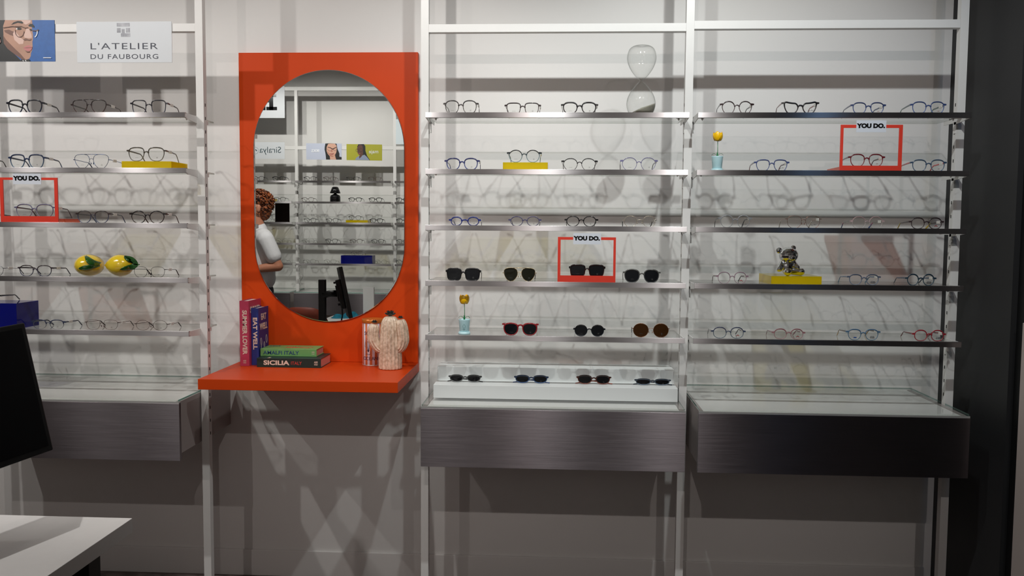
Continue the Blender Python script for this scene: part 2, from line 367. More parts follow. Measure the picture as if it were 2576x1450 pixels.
# ------------------------------------------------------------------ shelves
def shelf(xa, xb, z, label, ys=YS, yback=SHELF_BACK, yp=YP, sgn=1, grp='aluminium edged glass shelves'):
    """xa, xb: ends of the shelf; z: its top at the front"""
    r = thing('display_shelf', label, 'shelf', ((xa+xb)/2, ys, z), group=grp)
    L = (xb-xa)/2; D = abs(yback-ys); g = lambda y: sgn*y
    b = MB(); b.box(-L+0.003, L-0.003, g(0.012), g(D), -0.0085, -0.0025, [2, 0, 1, 1, 1, 1]); b.build('glass_panel', [M['glass'], M['edge_grey'], M['glass_under']], r)
    b = MB(); b.box(-L, L, g(0), g(0.0025), -NOSE, 0); b.box(-L, L, g(0.0025), g(0.014), -0.002, 0); b.box(-L, L, g(0.0025), g(0.014), -NOSE, -NOSE+0.002)
    b.build('front_rail', M['alu'], r, bevel=0.0004)
    yb_ = abs(yp-ys)
    for s in (-1, 1):
        px = s*(L-0.001)
        b = MB()
        xo, xi = s*(L-0.0005), s*(L-0.0035)
        b.hexa([(min(xo, xi), g(0.006), -0.020), (max(xo, xi), g(0.006), -0.020), (max(xo, xi), g(yb_+0.02), -0.030), (min(xo, xi), g(yb_+0.02), -0.030),
                (min(xo, xi), g(0.006), -0.001), (max(xo, xi), g(0.006), -0.001), (max(xo, xi), g(yb_+0.02), -0.001), (min(xo, xi), g(yb_+0.02), -0.001)])
        b.box(s*(L-0.0035), s*(L-0.0355), g(yb_-0.045), g(yb_-0.015), -0.0115, -0.009)
        b.box(s*(L-0.0005), s*(L-0.0035), g(yb_+0.002), g(yb_+0.026), -0.062, -0.02); b.box(s*(L-0.0005), s*(L-0.0030), g(yb_+0.02), g(yb_+0.11), -0.0225, -0.0075)
        b.lathe([(0.001, -0.02), (0.004, -0.016), (0.004, -0.0115)], (s*(L-0.028), g(yb_-0.03), 0), 8)
        b.box(s*(L-0.0005), s*(L+0.003), g(yb_+0.008), g(yb_+0.022), -0.02, -0.008)
        b.build('bracket', M['white'], r)
    return r
ORD = ['top', 'second', 'third', 'fourth', 'fifth']
BAYN = {0: 'left bay', 2: 'middle bay', 3: 'far right bay'}
for bi in (0, 2, 3):
    for k in range(5):
        xa, xb = POSTS[bi]+0.019, POSTS[bi+1]-0.0125
        shelf(xa, xb, SZ[k], f'long clear glass shelf with brushed metal front edge, {ORD[k]} in the {BAYN[bi]}')
def drawer(xa, xb, z0, z1, yf, yw, label, sgn=1, grp='wall hung brushed metal drawer units'):
    r = thing('drawer_unit', label, 'drawer unit', ((xa+xb)/2, yw, z0), group=grp)
    L = (xb-xa)/2; D = abs(yf-yw); H = z1-z0; g = lambda y: -sgn*y
    b = MB(); b.box(-L, L, g(D), g(D-0.016), 0, H-0.014); b.build('drawer_front', M['alu_dark'], r, bevel=0.0007)
    b = MB(); b.box(-L+0.004, -L+0.02, g(D-0.02), g(0), 0.025, H-0.009); b.box(L-0.02, L-0.004, g(D-0.02), g(0), 0.025, H-0.009)
    b.box(-L+0.02, L-0.02, g(D-0.02), g(0), 0.025, 0.037); b.box(-L+0.02, L-0.02, g(D-0.02), g(0), H-0.03, H-0.018)
    b.box(-L+0.02, L-0.02, g(0.012), g(0), 0.037, H-0.03)
    b.build('carcass', M['taupe'], r)
    b = MB(); b.box(-L+0.0035, -L+0.004, g(D-0.02), g(D-0.023), 0.025, H-0.012, 0); b.box(L-0.004, L-0.0035, g(D-0.02), g(D-0.023), 0.025, H-0.012, 0)
    b.build('shadow_gap', M['slot'], r)
    b = MB(); b.box(-L+0.001, L-0.001, g(D-0.0005), g(D-0.006), H-0.014, H-0.007); b.build('edge_trim', M['trim'], r)
    b = MB(); b.box(-L+0.004, L-0.004, g(D-0.001), g(0), H-0.0065, H, [2, 0, 3, 1, 1, 1] if sgn == 1 else [2, 0, 1, 1, 1, 1]); b.build('glass_top', [M['glass'], M['glass_edge'], M['glass_under'], M['edge_grey']], r)
    b = MB(); b.box(-L+0.02, L-0.02, g(D-0.02), g(0), H-0.018, H-0.012); b.build('inner_tray', M['wall'], r)
    return r
for bi, l in ((0, 'under left bay beside the mirror shelf'), (2, 'under middle bay below the white riser'), (3, 'under far right bay at dark wall')):
    xa, xb = POSTS[bi]+0.0249, POSTS[bi+1]-0.0164
    if bi == 2: xa, xb = POSTS[bi]+0.016, POSTS[bi+1]-0.0155
    if bi == 3: xa, xb = POSTS[bi]+0.030, POSTS[bi+1]-0.010
    drawer(xa, xb, DR0, DR1, YD, 0.0, 'wide brushed grey metal drawer unit with glass top ' + l)
# ------------------------------------------------------------------ orange mirror unit
DT = 0.953
pl, pr_ = -0.831, -0.074
r = thing('mirror_panel', 'tall orange panel with inset oval mirror above the orange shelf', 'wall mirror', ((pl+pr_)/2, 0, DT))
cx0 = (pl+pr_)/2
YPAN = -0.03
b = MB(); b.box(pl-cx0, pr_-cx0, YPAN, 0, 0, 2.252-DT); b.build('back_panel', M['orange'], r, bevel=0.0015)
ml, mr_, mt, mb_ = atY(638.5, 470, YM).x, atY(1017.5, 470, YM).x, atY(826, 175.5, YM).z, atY(826, 810, YM).z
mcx = (ml+mr_)/2; mw = (mr_-ml)/2; mh = (mt-mb_)/2; mcz = (mt+mb_)/2
def stadium(w, h, n=40, p=2.0):
    pts = []
    hs = h-w*1.02
    for i in range(n+1):
        a = PI*i/n; pts.append((w*math.cos(a), hs+w*1.02*math.sin(a)))
    for i in range(n+1):
        a = PI+PI*i/n; pts.append((w*math.cos(a), -hs+w*1.02*math.sin(a)))
    return pts
b = MB(); pp = [(x+mcx-cx0, z+mcz-DT) for x, z in stadium(mw, mh)]
inn = [(x+mcx-cx0, z+mcz-DT) for x, z in stadium(mw-0.0022, mh-0.0022)]
n = len(pp)
b.add([(x, YM+0.0015, z) for x, z in pp]+[(x, YM, z) for x, z in inn], [(i, (i+1) % n, (i+1) % n+n, i+n) for i in range(n)], 1)
b.add([(x, YM, z) for x, z in inn], [tuple(range(n))], 0)
b.add([(x, YM+0.0015, z) for x, z in pp]+[(x, YPAN-0.0005, z) for x, z in pp], [(i, (i+1) % n, (i+1) % n+n, i+n) for i in range(n)], 1)
b.build('mirror_glass', [M['mirror'], M['mirror_edge']], r)
b = MB()
fl, fr, fy = -0.831, -0.073, -0.50
b.box(fl-cx0, fr-cx0, fy, YPAN-0.0005, -0.040, 0); b.box(pl-cx0, pr_-cx0, YPAN-0.0005, 0, -0.04, -0.0005)
o = b.build('wall_shelf', M['orange'], bevel=0.0012); o.location = (cx0, 0, DT); tag(o, 'deep orange shelf board holding books and cactus under the mirror', 'shelf')
# ------------------------------------------------------------------ eyewear
def chaikin(P, k=2):
    for _ in range(k):
        Q = []
        for i in range(len(P)):
            a, b_ = P[i], P[(i+1) % len(P)]
            Q += [(a[0]*.75+b_[0]*.25, a[1]*.75+b_[1]*.25), (a[0]*.25+b_[0]*.75, a[1]*.25+b_[1]*.75)]
        P = Q
    xs = [p[0] for p in P]; zs = [p[1] for p in P]
    cx_, cz_, hx, hz = (max(xs)+min(xs))/2, (max(zs)+min(zs))/2, (max(xs)-min(xs))/2, (max(zs)-min(zs))/2
    return [((x-cx_)/hx, (z-cz_)/hz) for x, z in P]
def sup(n, k, m=36, kx=0.0):
    out = []
    for i in range(m):
        t = 2*PI*i/m; c, s_ = math.cos(t), math.sin(t)
        x = math.copysign(abs(c)**(2/n), c); z = math.copysign(abs(s_)**(2/n), s_)
        out.append((x*(1+k*z)+kx*z*z*0, z))
    mx_ = max(abs(p[0]) for p in out)
    return [(x/mx_, z) for x, z in out]
SHAPES = {
    'round': sup(2.05, 0.03), 'oval': sup(2.25, 0.02), 'panto': sup(2.45, 0.13), 'square': sup(3.3, 0.08), 'rect': sup(3.6, 0.10),
    'hex': chaikin([(-.50, 1), (.42, 1), (1.0, .28), (.72, -.66), (.25, -1), (-.28, -1), (-.72, -.72), (-1, .22)]),
    'aviator': chaikin([(-.80, .92), (.15, 1.05), (1.0, .85), (1.05, .1), (.62, -.75), (.05, -1.05), (-.55, -.75), (-.98, .05)]),
    'cat': chaikin([(-.75, .8), (.1, .85), (1.1, 1.15), (1.0, .1), (.6, -.85), (0, -1.05), (-.6, -.85), (-1.0, .0)]),
    'soft': chaikin([(-.72, 1), (.6, 1), (1.02, .62), (1.0, -.15), (.62, -.98), (-.5, -.98), (-.92, -.3), (-1.0, .5)]),
}
def acetate(c1, c2=None, clear=0.0, speck=None, h=0.042):
    """plastic frame colour: c1 at the top, c2 at the bottom of the frame; clear: share of see-through at the bottom"""
    c2 = c2 or c1
    key = ('ac', c1, c2, clear, speck)
    if key in _mats: return _mats[key]
    m, nt, out = newmat('frame_acetate')
    b = N(nt, 'ShaderNodeBsdfPrincipled'); b.inputs['Roughness'].default_value = 0.22; b.inputs['Coat Weight'].default_value = 0.4
    tc = N(nt, 'ShaderNodeTexCoord'); sx = N(nt, 'ShaderNodeSeparateXYZ'); nt.links.new(tc.outputs['Object'], sx.inputs[0])
    mr = N(nt, 'ShaderNodeMapRange'); mr.inputs[1].default_value = h*0.25; mr.inputs[2].default_value = h*0.85
    nt.links.new(sx.outputs[2], mr.inputs[0])
    mx = N(nt, 'ShaderNodeMix', data_type='RGBA'); mx.inputs[6].default_value = c4(srgb(c2)); mx.inputs[7].default_value = c4(srgb(c1))
    nt.links.new(mr.outputs[0], mx.inputs[0]); colr = mx.outputs[2]
    if speck:
        nz = N(nt, 'ShaderNodeTexNoise'); nz.inputs['Scale'].default_value = 130; nz.inputs['Detail'].default_value = 2; nt.links.new(tc.outputs['Object'], nz.inputs['Vector'])
        r2 = N(nt, 'ShaderNodeMapRange'); r2.inputs[1].default_value = 0.47; r2.inputs[2].default_value = 0.56; nt.links.new(nz.outputs[0], r2.inputs[0])
        m2 = N(nt, 'ShaderNodeMix', data_type='RGBA'); m2.inputs[7].default_value = c4(srgb(speck)); nt.links.new(r2.outputs[0], m2.inputs[0]); nt.links.new(colr, m2.inputs[6]); colr = m2.outputs[2]
    nt.links.new(colr, b.inputs['Base Color'])
    if clear:
        t = N(nt, 'ShaderNodeBsdfTransparent'); t.inputs[0].default_value = c4(tuple(0.5+0.5*x for x in srgb(c2)))
        f = N(nt, 'ShaderNodeMath', operation='MULTIPLY_ADD'); f.inputs[1].default_value = -clear*0.7; f.inputs[2].default_value = clear; f.use_clamp = True
        nt.links.new(mr.outputs[0], f.inputs[0])
        ms = N(nt, 'ShaderNodeMixShader'); nt.links.new(f.outputs[0], ms.inputs[0]); nt.links.new(b.outputs[0], ms.inputs[1]); nt.links.new(t.outputs[0], ms.inputs[2])
        nt.links.new(ms.outputs[0], out.inputs[0])
    else: nt.links.new(b.outputs[0], out.inputs[0])
    _mats[key] = m
    return m
def metal(c): return pbr('frame_metal', srgb(c), 0.22, metal=0.85)
LOGO = {}
def frame_glasses(label, loc, W=0.136, H=0.043, shape='panto', mat=None, tmat=None, tipmat=None, t=0.0028, gap=0.0135, metal_=False, style='',
                  lens='lens', tagged=True, logo='mark', rz=0.0, fold=False, tilt=0.0, base=0.0, group=None, kind='eyeglasses', tside=1, tw=1.0, lean=0, end=None):
    R = thing(kind, label, 'sunglasses' if kind == 'sunglasses' else 'glasses', loc, rz, group)
    T = Matrix.Rotation(tilt, 4, 'X')
    if end is None: end = (0.0072 if not metal_ else 0.006) if kind != 'sunglasses' else 0.005
    if style == 'wide': end = 0.004
    lw = (W-gap-2*end)/2
    rim_out = t
    ow = lw/2; oh = H/2
    pts = SHAPES[shape]; n = len(pts)
    wrap = lambda x: 0.45*x*x
    mb = MB(); half = t*0.5; dep = 0.0021 if not metal_ else 0.0009
    lens_pts = {}
    for s in (-1, 1):
        cxl = s*(gap/2+lw/2); cz = H/2
        line = []; inner = []; rr = []
        for i in range(n):
            x, z = pts[i]
            nx, nz = pts[(i+1) % n][1]-pts[i-1][1], -(pts[(i+1) % n][0]-pts[i-1][0])
            l = math.hypot(nx, nz) or 1; nx, nz = nx/l, nz/l
            tk = half*(1+(0.55*max(0, z) if not metal_ else 0))
            if style == 'half': tk = half*(2.4 if z > 0.15 else 0.35)
            X = cxl+s*(x*(ow-tk)); Z = cz+z*(oh-tk)
            line.append((X, wrap(X), Z)); rr.append((tk, dep))
            inner.append((cxl+s*(x*(ow-tk*1.3)), cz+z*(oh-tk*1.3)))
        # rim as a ring with a rounded section
        k = 8; o = len(mb.v)
        for i in range(n):
            P = Vector(line[i]); tg = Vector(line[(i+1) % n])-Vector(line[i-1]); tg.normalize()
            b_ = Vector((0, 1, 0)); a_ = tg.cross(b_).normalized()
            for j in range(k):
                th = 2*PI*j/k
                mb.v.append(tuple(P+a_*(math.cos(th)*rr[i][0])+b_*(math.sin(th)*rr[i][1])))
        for i in range(n):
            for j in range(k):
                mb.f.append((o+i*k+j, o+i*k+(j+1) % k, o+((i+1) % n)*k+(j+1) % k, o+((i+1) % n)*k+j)); mb.m.append(0); mb.sm.append(True)
        lens_pts[s] = inner
        zh = H*(0.74 if shape not in ('round', 'oval', 'aviator') else 0.62)
        if shape == 'cat': zh = H*0.86
        if style == 'high': zh = H*0.86
        xr = max(abs(p[0]) for p in line if abs(p[2]-zh) < H*0.16)*1.0
        eh = 0.0035*tw if not metal_ else 0.0014
        xo = W/2
        mb.hexa([(s*(xr-0.0015), wrap(xr)-dep*0.9, zh-eh*0.8), (s*xo, wrap(xo)-dep*0.6, zh-eh*0.7), (s*xo, wrap(xo)+0.006, zh-eh*0.7), (s*(xr-0.0015), wrap(xr)+dep, zh-eh*0.8),
                 (s*(xr-0.0015), wrap(xr)-dep*0.9, zh+eh*1.1), (s*xo, wrap(xo)-dep*0.6, zh+eh*0.8), (s*xo, wrap(xo)+0.006, zh+eh*0.8), (s*(xr-0.0015), wrap(xr)+dep, zh+eh*1.1)])
        if metal_:
            xp = s*(gap/2+0.0005); zp = H*0.36
            mb.sweep([(s*(gap/2+0.001), 0.001, H*0.48), (s*(gap/2-0.0015), 0.005, H*0.44), (s*(gap/2-0.002), 0.006, zp)], 0.0005, 6)
            mb.ball((s*(gap/2-0.002), 0.006, zp), (0.0014, 0.0022, 0.0038), 8)
    zb = H*(0.62 if shape in ('round', 'oval') else 0.66)
    if style == 'high': zb = H*0.80
    g2 = gap/2+t*0.5
    br = (half*1.6, dep*0.9) if not metal_ else (0.0008, 0.0008)
    if not metal_:
        if zb > H*0.5: mb.sweep([(-g2-0.0015, wrap(g2), zb-0.0045), (-g2*0.72, 0.0, zb-0.001), (-g2*0.3, 0, zb+0.0008), (g2*0.3, 0, zb+0.0008), (g2*0.72, 0, zb-0.001), (g2+0.0015, wrap(g2), zb-0.0045)], [(br[0]*1.5, br[1])]+[br]*4+[(br[0]*1.5, br[1])], 8)
    else:
        mb.sweep([(-g2, wrap(g2), zb-0.002), (-g2*0.6, 0.0, zb+0.001), (0, -0.0005, zb+0.002), (g2*0.6, 0, zb+0.001), (g2, wrap(g2), zb-0.002)], 0.0008, 6)
    if style == 'bar':
        xx = gap/2+lw*0.36
        mb.sweep([(-xx, wrap(xx)-0.0005, H-half*1.2), (0, -0.001, H-half*1.0), (xx, wrap(xx)-0.0005, H-half*1.2)], 0.0009 if metal_ else 0.0014, 6)
    if style == 'studs':
        for s in (-1, 1):
            for i in range(0, n, 3):
                x, z = pts[i]; X = s*(gap/2+lw/2)+s*x*ow; mb.ball((X, wrap(X)-0.0006, H/2+z*oh), 0.0009, 6)
    fo = mb.build('frame_front', mat, R, xf=T)
    lenses = {}
    for s in (-1, 1):
        lb = MB(); lb.prism(lens_pts[s], lambda x: wrap(x)-0.0005, lambda x: wrap(x)+0.0007, 0)
        lo = lb.build('lens', M[lens], R, xf=T); lenses[s] = lo
    cxl = gap/2+lw/2
    if logo == 'mark':
        if 'sq' not in LOGO:
            q = MB(); e = 0.0000
            for (x0, z0, x1, z1) in ((-2.6, 2.4, 2.6, 2.7), (-2.6, -2.7, 2.6, -2.4), (-2.6, -2.4, -2.3, 2.4), (2.3, -2.4, 2.6, 2.4), (-1.5, .4, 1.5, 1.2), (-1.5, -1.3, -.3, -.3), (.4, -1.3, 1.5, -.1)):
                q.box(x0/1000, x1/1000, -0.0001, 0.0001, z0/1000, z1/1000)
            o_ = q.build('lens_mark', thin('grey_lens_print', (0.55, 0.55, 0.55), diff=(0.2, 0.2, 0.2), dfac=0.5)); LOGO['sq'] = o_.data; bpy.data.objects.remove(o_)
            q = MB(); q.box(-0.006, 0.006, -0.0001, 0.0001, -0.0003, 0.0003); o_ = q.build('lens_mark', _mats[('thin', 'grey_lens_print')]); LOGO['ln'] = o_.data; bpy.data.objects.remove(o_)
        for s, k_, dx in ((1, 'sq', 0.003), (-1, 'ln', 0.001)):
            lo = bpy.data.objects.new('lens_mark', LOGO[k_]); COL.objects.link(lo); lo.parent = lenses[s]; lo.location = (s*cxl+dx, wrap(cxl)-0.0009, H*0.26)
    elif logo == 'rb': text('Ray-Ban', 0.0062, M['print'], (cxl+0.003, wrap(cxl)-0.0009, H*0.28), lenses[1], rot=(PI/2, -0.15, 0), shear=0.3, name='lens_print', depth=0.00008)
    elif logo in ('sw', 'swb'):
        text('STAR\nWARS', 0.0058, M['print'], (cxl+0.002, wrap(cxl)-0.0009, H*0.27), lenses[1], bold=0.03, xs=1.1, name='lens_print', depth=0.00008, line=0.75)
        if logo == 'swb':
            q = MB(); q.box(-0.0055, 0.0055, -0.0001, 0.0001, -0.0022, 0.0022); bo = q.build('lens_sticker', pbr('blue_sticker', srgb((40, 80, 150)), 0.4), lenses[-1]); bo.location = (-cxl+0.002, wrap(cxl)-0.0009, H*0.24)
    elif logo == 'red':
        q = MB()
        for a in range(-2, 3): q.ball((a*0.0022, 0, 0.0018*math.cos(a*1.2)), (0.0013, 0.0001, 0.0019), 8)
        bo = q.build('lens_sticker', pbr('red_sticker', srgb((150, 40, 45)), 0.4), lenses[1]); bo.location = (cxl+0.003, wrap(cxl)-0.0009, H*0.27)
    elif logo == 'script':
        text('~', 0.012, pbr('brown_print', srgb((120, 62, 48)), 0.5), (cxl+0.003, wrap(cxl)-0.0009, H*0.25), lenses[1], rot=(PI/2, -0.12, 0), shear=0.4, bold=0.02, name='lens_print', depth=0.00008)
    # temples
    zh2 = zh if style != 'high' else H*0.86
    wx = W/2
    for s in (-1, 1):
        tb = MB()
        if not fold:
            ys_ = [0.003, 0.012, 0.045, 0.078, 0.096, 0.108, 0.120, 0.134]
            zz = [zh2, zh2, zh2*0.985-0.001, zh2*0.95-0.002, zh2*0.86, zh2*0.68, zh2*0.38, 0.0022]
            if lean: zz = [z+lean*max(0, y-0.04)*0 for z, y in zip(zz, ys_)]
            pth = rail_path([(s*(wx-0.0028-0.03*(y/0.134)**2*0.25), y+wrap(wx), z) for y, z in zip(ys_, zz)], 3)
            m_ = len(pth); hh = []
            for i in range(m_):
                u = i/(m_-1)
                if metal_: hh.append((0.0011, 0.0006) if u < 0.66 else (0.0021, 0.0014))
                else: hh.append(((0.0036-0.0014*min(1, u*1.6)+(0.0008 if u > .75 else 0))*tw, 0.0013))
            if tipmat:
                c_ = int(m_*0.62); tb.sweep(pth[:c_+1], hh[:c_+1], 8, 0, up=Vector((0, 0, 1))); 
                tb.sweep(pth[c_:], [(a*1.15, b*1.25) for a, b in hh[c_:]], 8, 1, up=Vector((0, 0, 1)))
            else: tb.sweep(pth, hh, 8, 0, up=Vector((0, 0, 1)))
            to = tb.build('temple', [tmat or mat, tipmat] if tipmat else [tmat or mat], R)
        else:
            yy = 0.007+0.004*(s > 0); zz0 = zh2*math.cos(tilt)
            pth = rail_path([(s*(wx-0.003), 0.004, zh2), (s*(wx-0.006), yy+0.002, zh2*0.85), (s*(wx-0.04), yy+0.003, zh2*0.55), (-s*0.01, yy+0.002, 0.010), (-s*0.04, yy+0.0, 0.006), (-s*(wx+0.004), yy-0.006, 0.0025)], 4)
            m_ = len(pth); tb.sweep(pth, [(0.003-0.0012*i/m_, 0.0014) for i in range(m_)], 8)
            to = tb.build('temple', [tmat or mat], R)
        if tagged and s == tside and not fold:
            q = MB(); q.box(-0.0022, 0.0022, -0.0135, 0.0135, -0.0055, 0.0045); q.box(-0.0024, 0.0024, 0.001, 0.0035, -0.003, 0.001, 1); q.box(-0.0024, 0.0024, -0.006, -0.001, -0.002, 0.001, 1)
            q.box(-0.0024, 0.0024, 0.006, 0.0085, -0.0035, 0.0015, 1)
            go = q.build('price_tag', [M['tagw'], pbr('tag_grey', (0.12, 0.12, 0.12), 0.5)], R, bevel=0.0008)
            go.location = (s*(wx-0.0035), 0.038+wrap(wx), zh2-0.001)
    return R
YG = YS+0.034                                             # glasses stand just behind the front edge
def px_glasses(row, xl, xr, yt, desc, where, base=0.0, yg=None, kind='eyeglasses', zb=None, label=None, **kw):
    """xl, xr, yt: ends and top of the frame in the photo, turned into metres at the shelf's depth"""
    yg = YG if yg is None else yg
    z0 = (SZ[row]-0.0025+base) if zb is None else zb
    a = atY(xl, yt+12, yg); c = atY(xr, yt+12, yg); top = atY((xl+xr)/2, yt, yg).z
    W_ = c.x-a.x; H_ = max(0.026, min(0.056, top-z0))
    lab = label or f'{desc} {kind}, {where}'
    return frame_glasses(lab, ((a.x+c.x)/2, yg, z0), W=W_, H=H_, kind=kind, **kw)
blk, nvy, brn = (16, 15, 18), (24, 34, 66), (44, 30, 28)
A = acetate
G = px_glasses
# --- left bay
gl = 'glasses in the left bay'
G(0, -142, -47, 246, 'black', 'cut off at left end of top shelf', shape='soft', mat=A(blk), t=0.0036, group=gl, logo='')
G(0, 15, 110, 243, 'thick black-navy squarish', 'leftmost whole pair on left top shelf', shape='soft', mat=A((20, 20, 30), (22, 34, 62)), t=0.0042, tw=1.2, group=gl)
G(0, 177, 272, 246, 'dark brown double-bridge', 'centre pair on left top shelf', shape='aviator', style='bar', mat=A((42, 32, 32), (70, 50, 48)), t=0.003, group=gl)
G(0, 327, 422, 251, 'dark navy rectangular', 'right end of left top shelf', shape='rect', mat=A((26, 26, 36), (52, 56, 76)), t=0.003, gap=0.018, group=gl)
G(1, -125, -30, 389, 'grey', 'cut off at left end of second shelf', shape='soft', mat=A((40, 40, 44)), t=0.003, group=gl, logo='')
G(1, 20, 115, 387, 'navy squarish fading to clear blue', 'second shelf of left bay, leftmost', shape='soft', mat=A((30, 46, 78), (88, 120, 150), 0.4), t=0.0038, tw=1.1, group=gl)
G(1, 183, 277, 387, 'blue metal double-bridge', 'beside yellow box of left bay', shape='aviator', style='bar', mat=metal((60, 84, 128)), metal_=True, t=0.0018, group=gl, tipmat=A((40, 60, 90)))
G(1, 318, 418, 370, 'grey-olive square', 'standing on yellow box in left bay', base=0.029, shape='soft', mat=A((70, 64, 56), (120, 116, 108), 0.35), t=0.003, group=gl)
G(2, -100, -10, 532, 'black', 'mostly cut off beside red frame in left bay', shape='soft', mat=A(blk), t=0.003, group=gl, logo='')
G(2, 35, 138, 512, 'lilac-grey see-through', 'inside red frame of left bay', base=0.018, yg=YG+0.02, shape='panto', mat=A((104, 106, 134), (170, 172, 190), 0.55), tmat=A((66, 44, 62)), t=0.003, group=gl)
G(2, 190, 278, 530, 'brown and blue panto', 'third shelf left bay, next to red frame', shape='panto', mat=A((50, 38, 38), (78, 96, 132), 0.2), t=0.0026, metal_=False, group=gl)
G(2, 325, 418, 530, 'dark tortoise angular', 'right end of left third shelf', shape='hex', mat=A((30, 24, 24), (60, 46, 44), speck=(16, 12, 14)), t=0.0032, group=gl)
G(3, -75, 12, 668, 'grey metal', 'cut off at left end of fourth shelf', shape='panto', mat=metal((110, 110, 120)), metal_=True, t=0.0016, group=gl, logo='')
G(3, 44, 134, 667, 'dark brown-blue panto', 'left of the two ceramic lemons', shape='panto', mat=A((52, 40, 42), (60, 66, 92)), t=0.0026, group=gl)
G(3, 333, 418, 671, 'thin black metal', 'right of the two ceramic lemons', shape='panto', mat=metal((42, 42, 46)), metal_=True, t=0.0014, group=gl, tipmat=A(blk))
G(4, 78, 165, 804, 'navy half-rim', 'beside blue box on left bottom shelf', shape='panto', style='half', mat=A((44, 52, 78)), t=0.0018, group=gl)
G(4, 213, 300, 805, 'thin brown metal squarish', 'centre of left bottom shelf', shape='soft', mat=metal((96, 70, 66)), metal_=True, t=0.0013, group=gl, tipmat=A(brn))
G(4, 338, 424, 806, 'thin brown metal round', 'right end of left bottom shelf', shape='round', mat=metal((92, 74, 70)), metal_=True, t=0.0013, group=gl, tipmat=A(brn))
# --- middle bay
gm = 'glasses in the middle bay'
G(0, 1115, 1204, 252, 'black-and-white speckled round', 'left end of top middle shelf', shape='panto', mat=A((60, 54, 52), (130, 124, 120), 0.15, speck=(20, 18, 20)), t=0.0028, group=gm)
G(0, 1269, 1361, 258, 'dark brown rectangular', 'second on top middle shelf', shape='rect', mat=A((36, 24, 26), (78, 62, 62)), t=0.0028, group=gm)
G(0, 1411, 1505, 256, 'black panto', 'beside the hourglass', shape='panto', mat=A(blk, (50, 44, 46)), t=0.0038, group=gm)
G(1, 1118, 1207, 397, 'blue round', 'left of mid yellow box', shape='panto', mat=A((34, 40, 92), (62, 76, 140)), t=0.0034, group=gm)
G(1, 1275, 1363, 377, 'black-to-clear angular', 'standing on yellow box in middle bay', base=0.0295, shape='hex', mat=A((22, 26, 32), (130, 160, 170), 0.4), t=0.0026, group=gm)
G(1, 1412, 1504, 398, 'black angular', 'right of mid yellow box', shape='hex', mat=A(blk, (84, 80, 84)), t=0.0022, group=gm)
G(1, 1560, 1655, 396, 'thin lilac', 'right end of second middle shelf', shape='hex', mat=A((116, 112, 152), (150, 146, 186), 0.2), tmat=A((40, 36, 50)), t=0.002, group=gm)
G(2, 1129, 1210, 545, 'small bright blue oval', 'left end of third middle shelf', shape='oval', mat=A((24, 42, 120)), t=0.0034, group=gm, gap=0.02)
G(2, 1279, 1362, 544, 'small violet-grey round', 'second on third middle shelf', shape='round', mat=A((78, 74, 108), (90, 88, 124), 0.2), tmat=A((26, 22, 36)), t=0.0026, group=gm)
G(2, 1420, 1505, 543, 'small black round', 'third on third middle shelf', shape='round', mat=A(blk), t=0.003, group=gm)
G(2, 1566, 1653, 543, 'thin pale gold studded round', 'right end of third middle shelf', shape='round', style='studs', mat=metal((206, 196, 176)), metal_=True, t=0.0014, group=gm, tipmat=A(blk), tmat=metal((190, 180, 160)), gap=0.022)
K = dict(kind='sunglasses')
G(3, 1121, 1210, 674, 'black rectangular', 'left end of fourth middle shelf', shape='rect', mat=A((20, 20, 22)), t=0.0042, tw=1.4, lens='lens_dark', group=gm, gap=0.011, end=0.0035, **K)
G(3, 1264, 1350, 674, 'gold aviator', 'left of red frame in middle bay', shape='aviator', style='bar', mat=metal((216, 190, 140)), metal_=True, t=0.0015, lens='lens_green', group=gm, tipmat=A(blk), gap=0.014, **K)
G(3, 1431, 1523, 665, 'black rectangular', 'inside red frame of middle bay', base=0.018, yg=YG+0.01, shape='rect', mat=A((24, 20, 20), (50, 18, 16)), t=0.0036, tw=1.4, lens='lens_dark', group=gm, gap=0.011, end=0.0035, **K)
G(3, 1567, 1662, 677, 'grey round', 'right of red frame in middle bay', shape='panto', mat=A((84, 84, 82), (62, 64, 66)), t=0.0034, lens='lens_dark', group=gm, tagged=False, **K)
G(4, 1263, 1355, 812, 'red', 'beside the lower tulip', shape='panto', mat=A((142, 26, 34)), tmat=A((150, 60, 60)), t=0.0044, lens='lens_dark', group=gm, style='high', tagged=False, **K)
G(4, 1442, 1523, 817, 'small black round', 'centre of bottom middle shelf', shape='round', mat=A(blk, (24, 34, 44)), t=0.003, lens='lens_dark', group=gm, tagged=False, **K)
G(4, 1590, 1685, 814, 'gold round brown-lens', 'right end of bottom middle shelf', shape='round', style='wide', mat=metal((170, 120, 90)), metal_=True, t=0.0015, lens='lens_brown', group=gm, tipmat=A((90, 80, 76)), gap=0.017, **K)
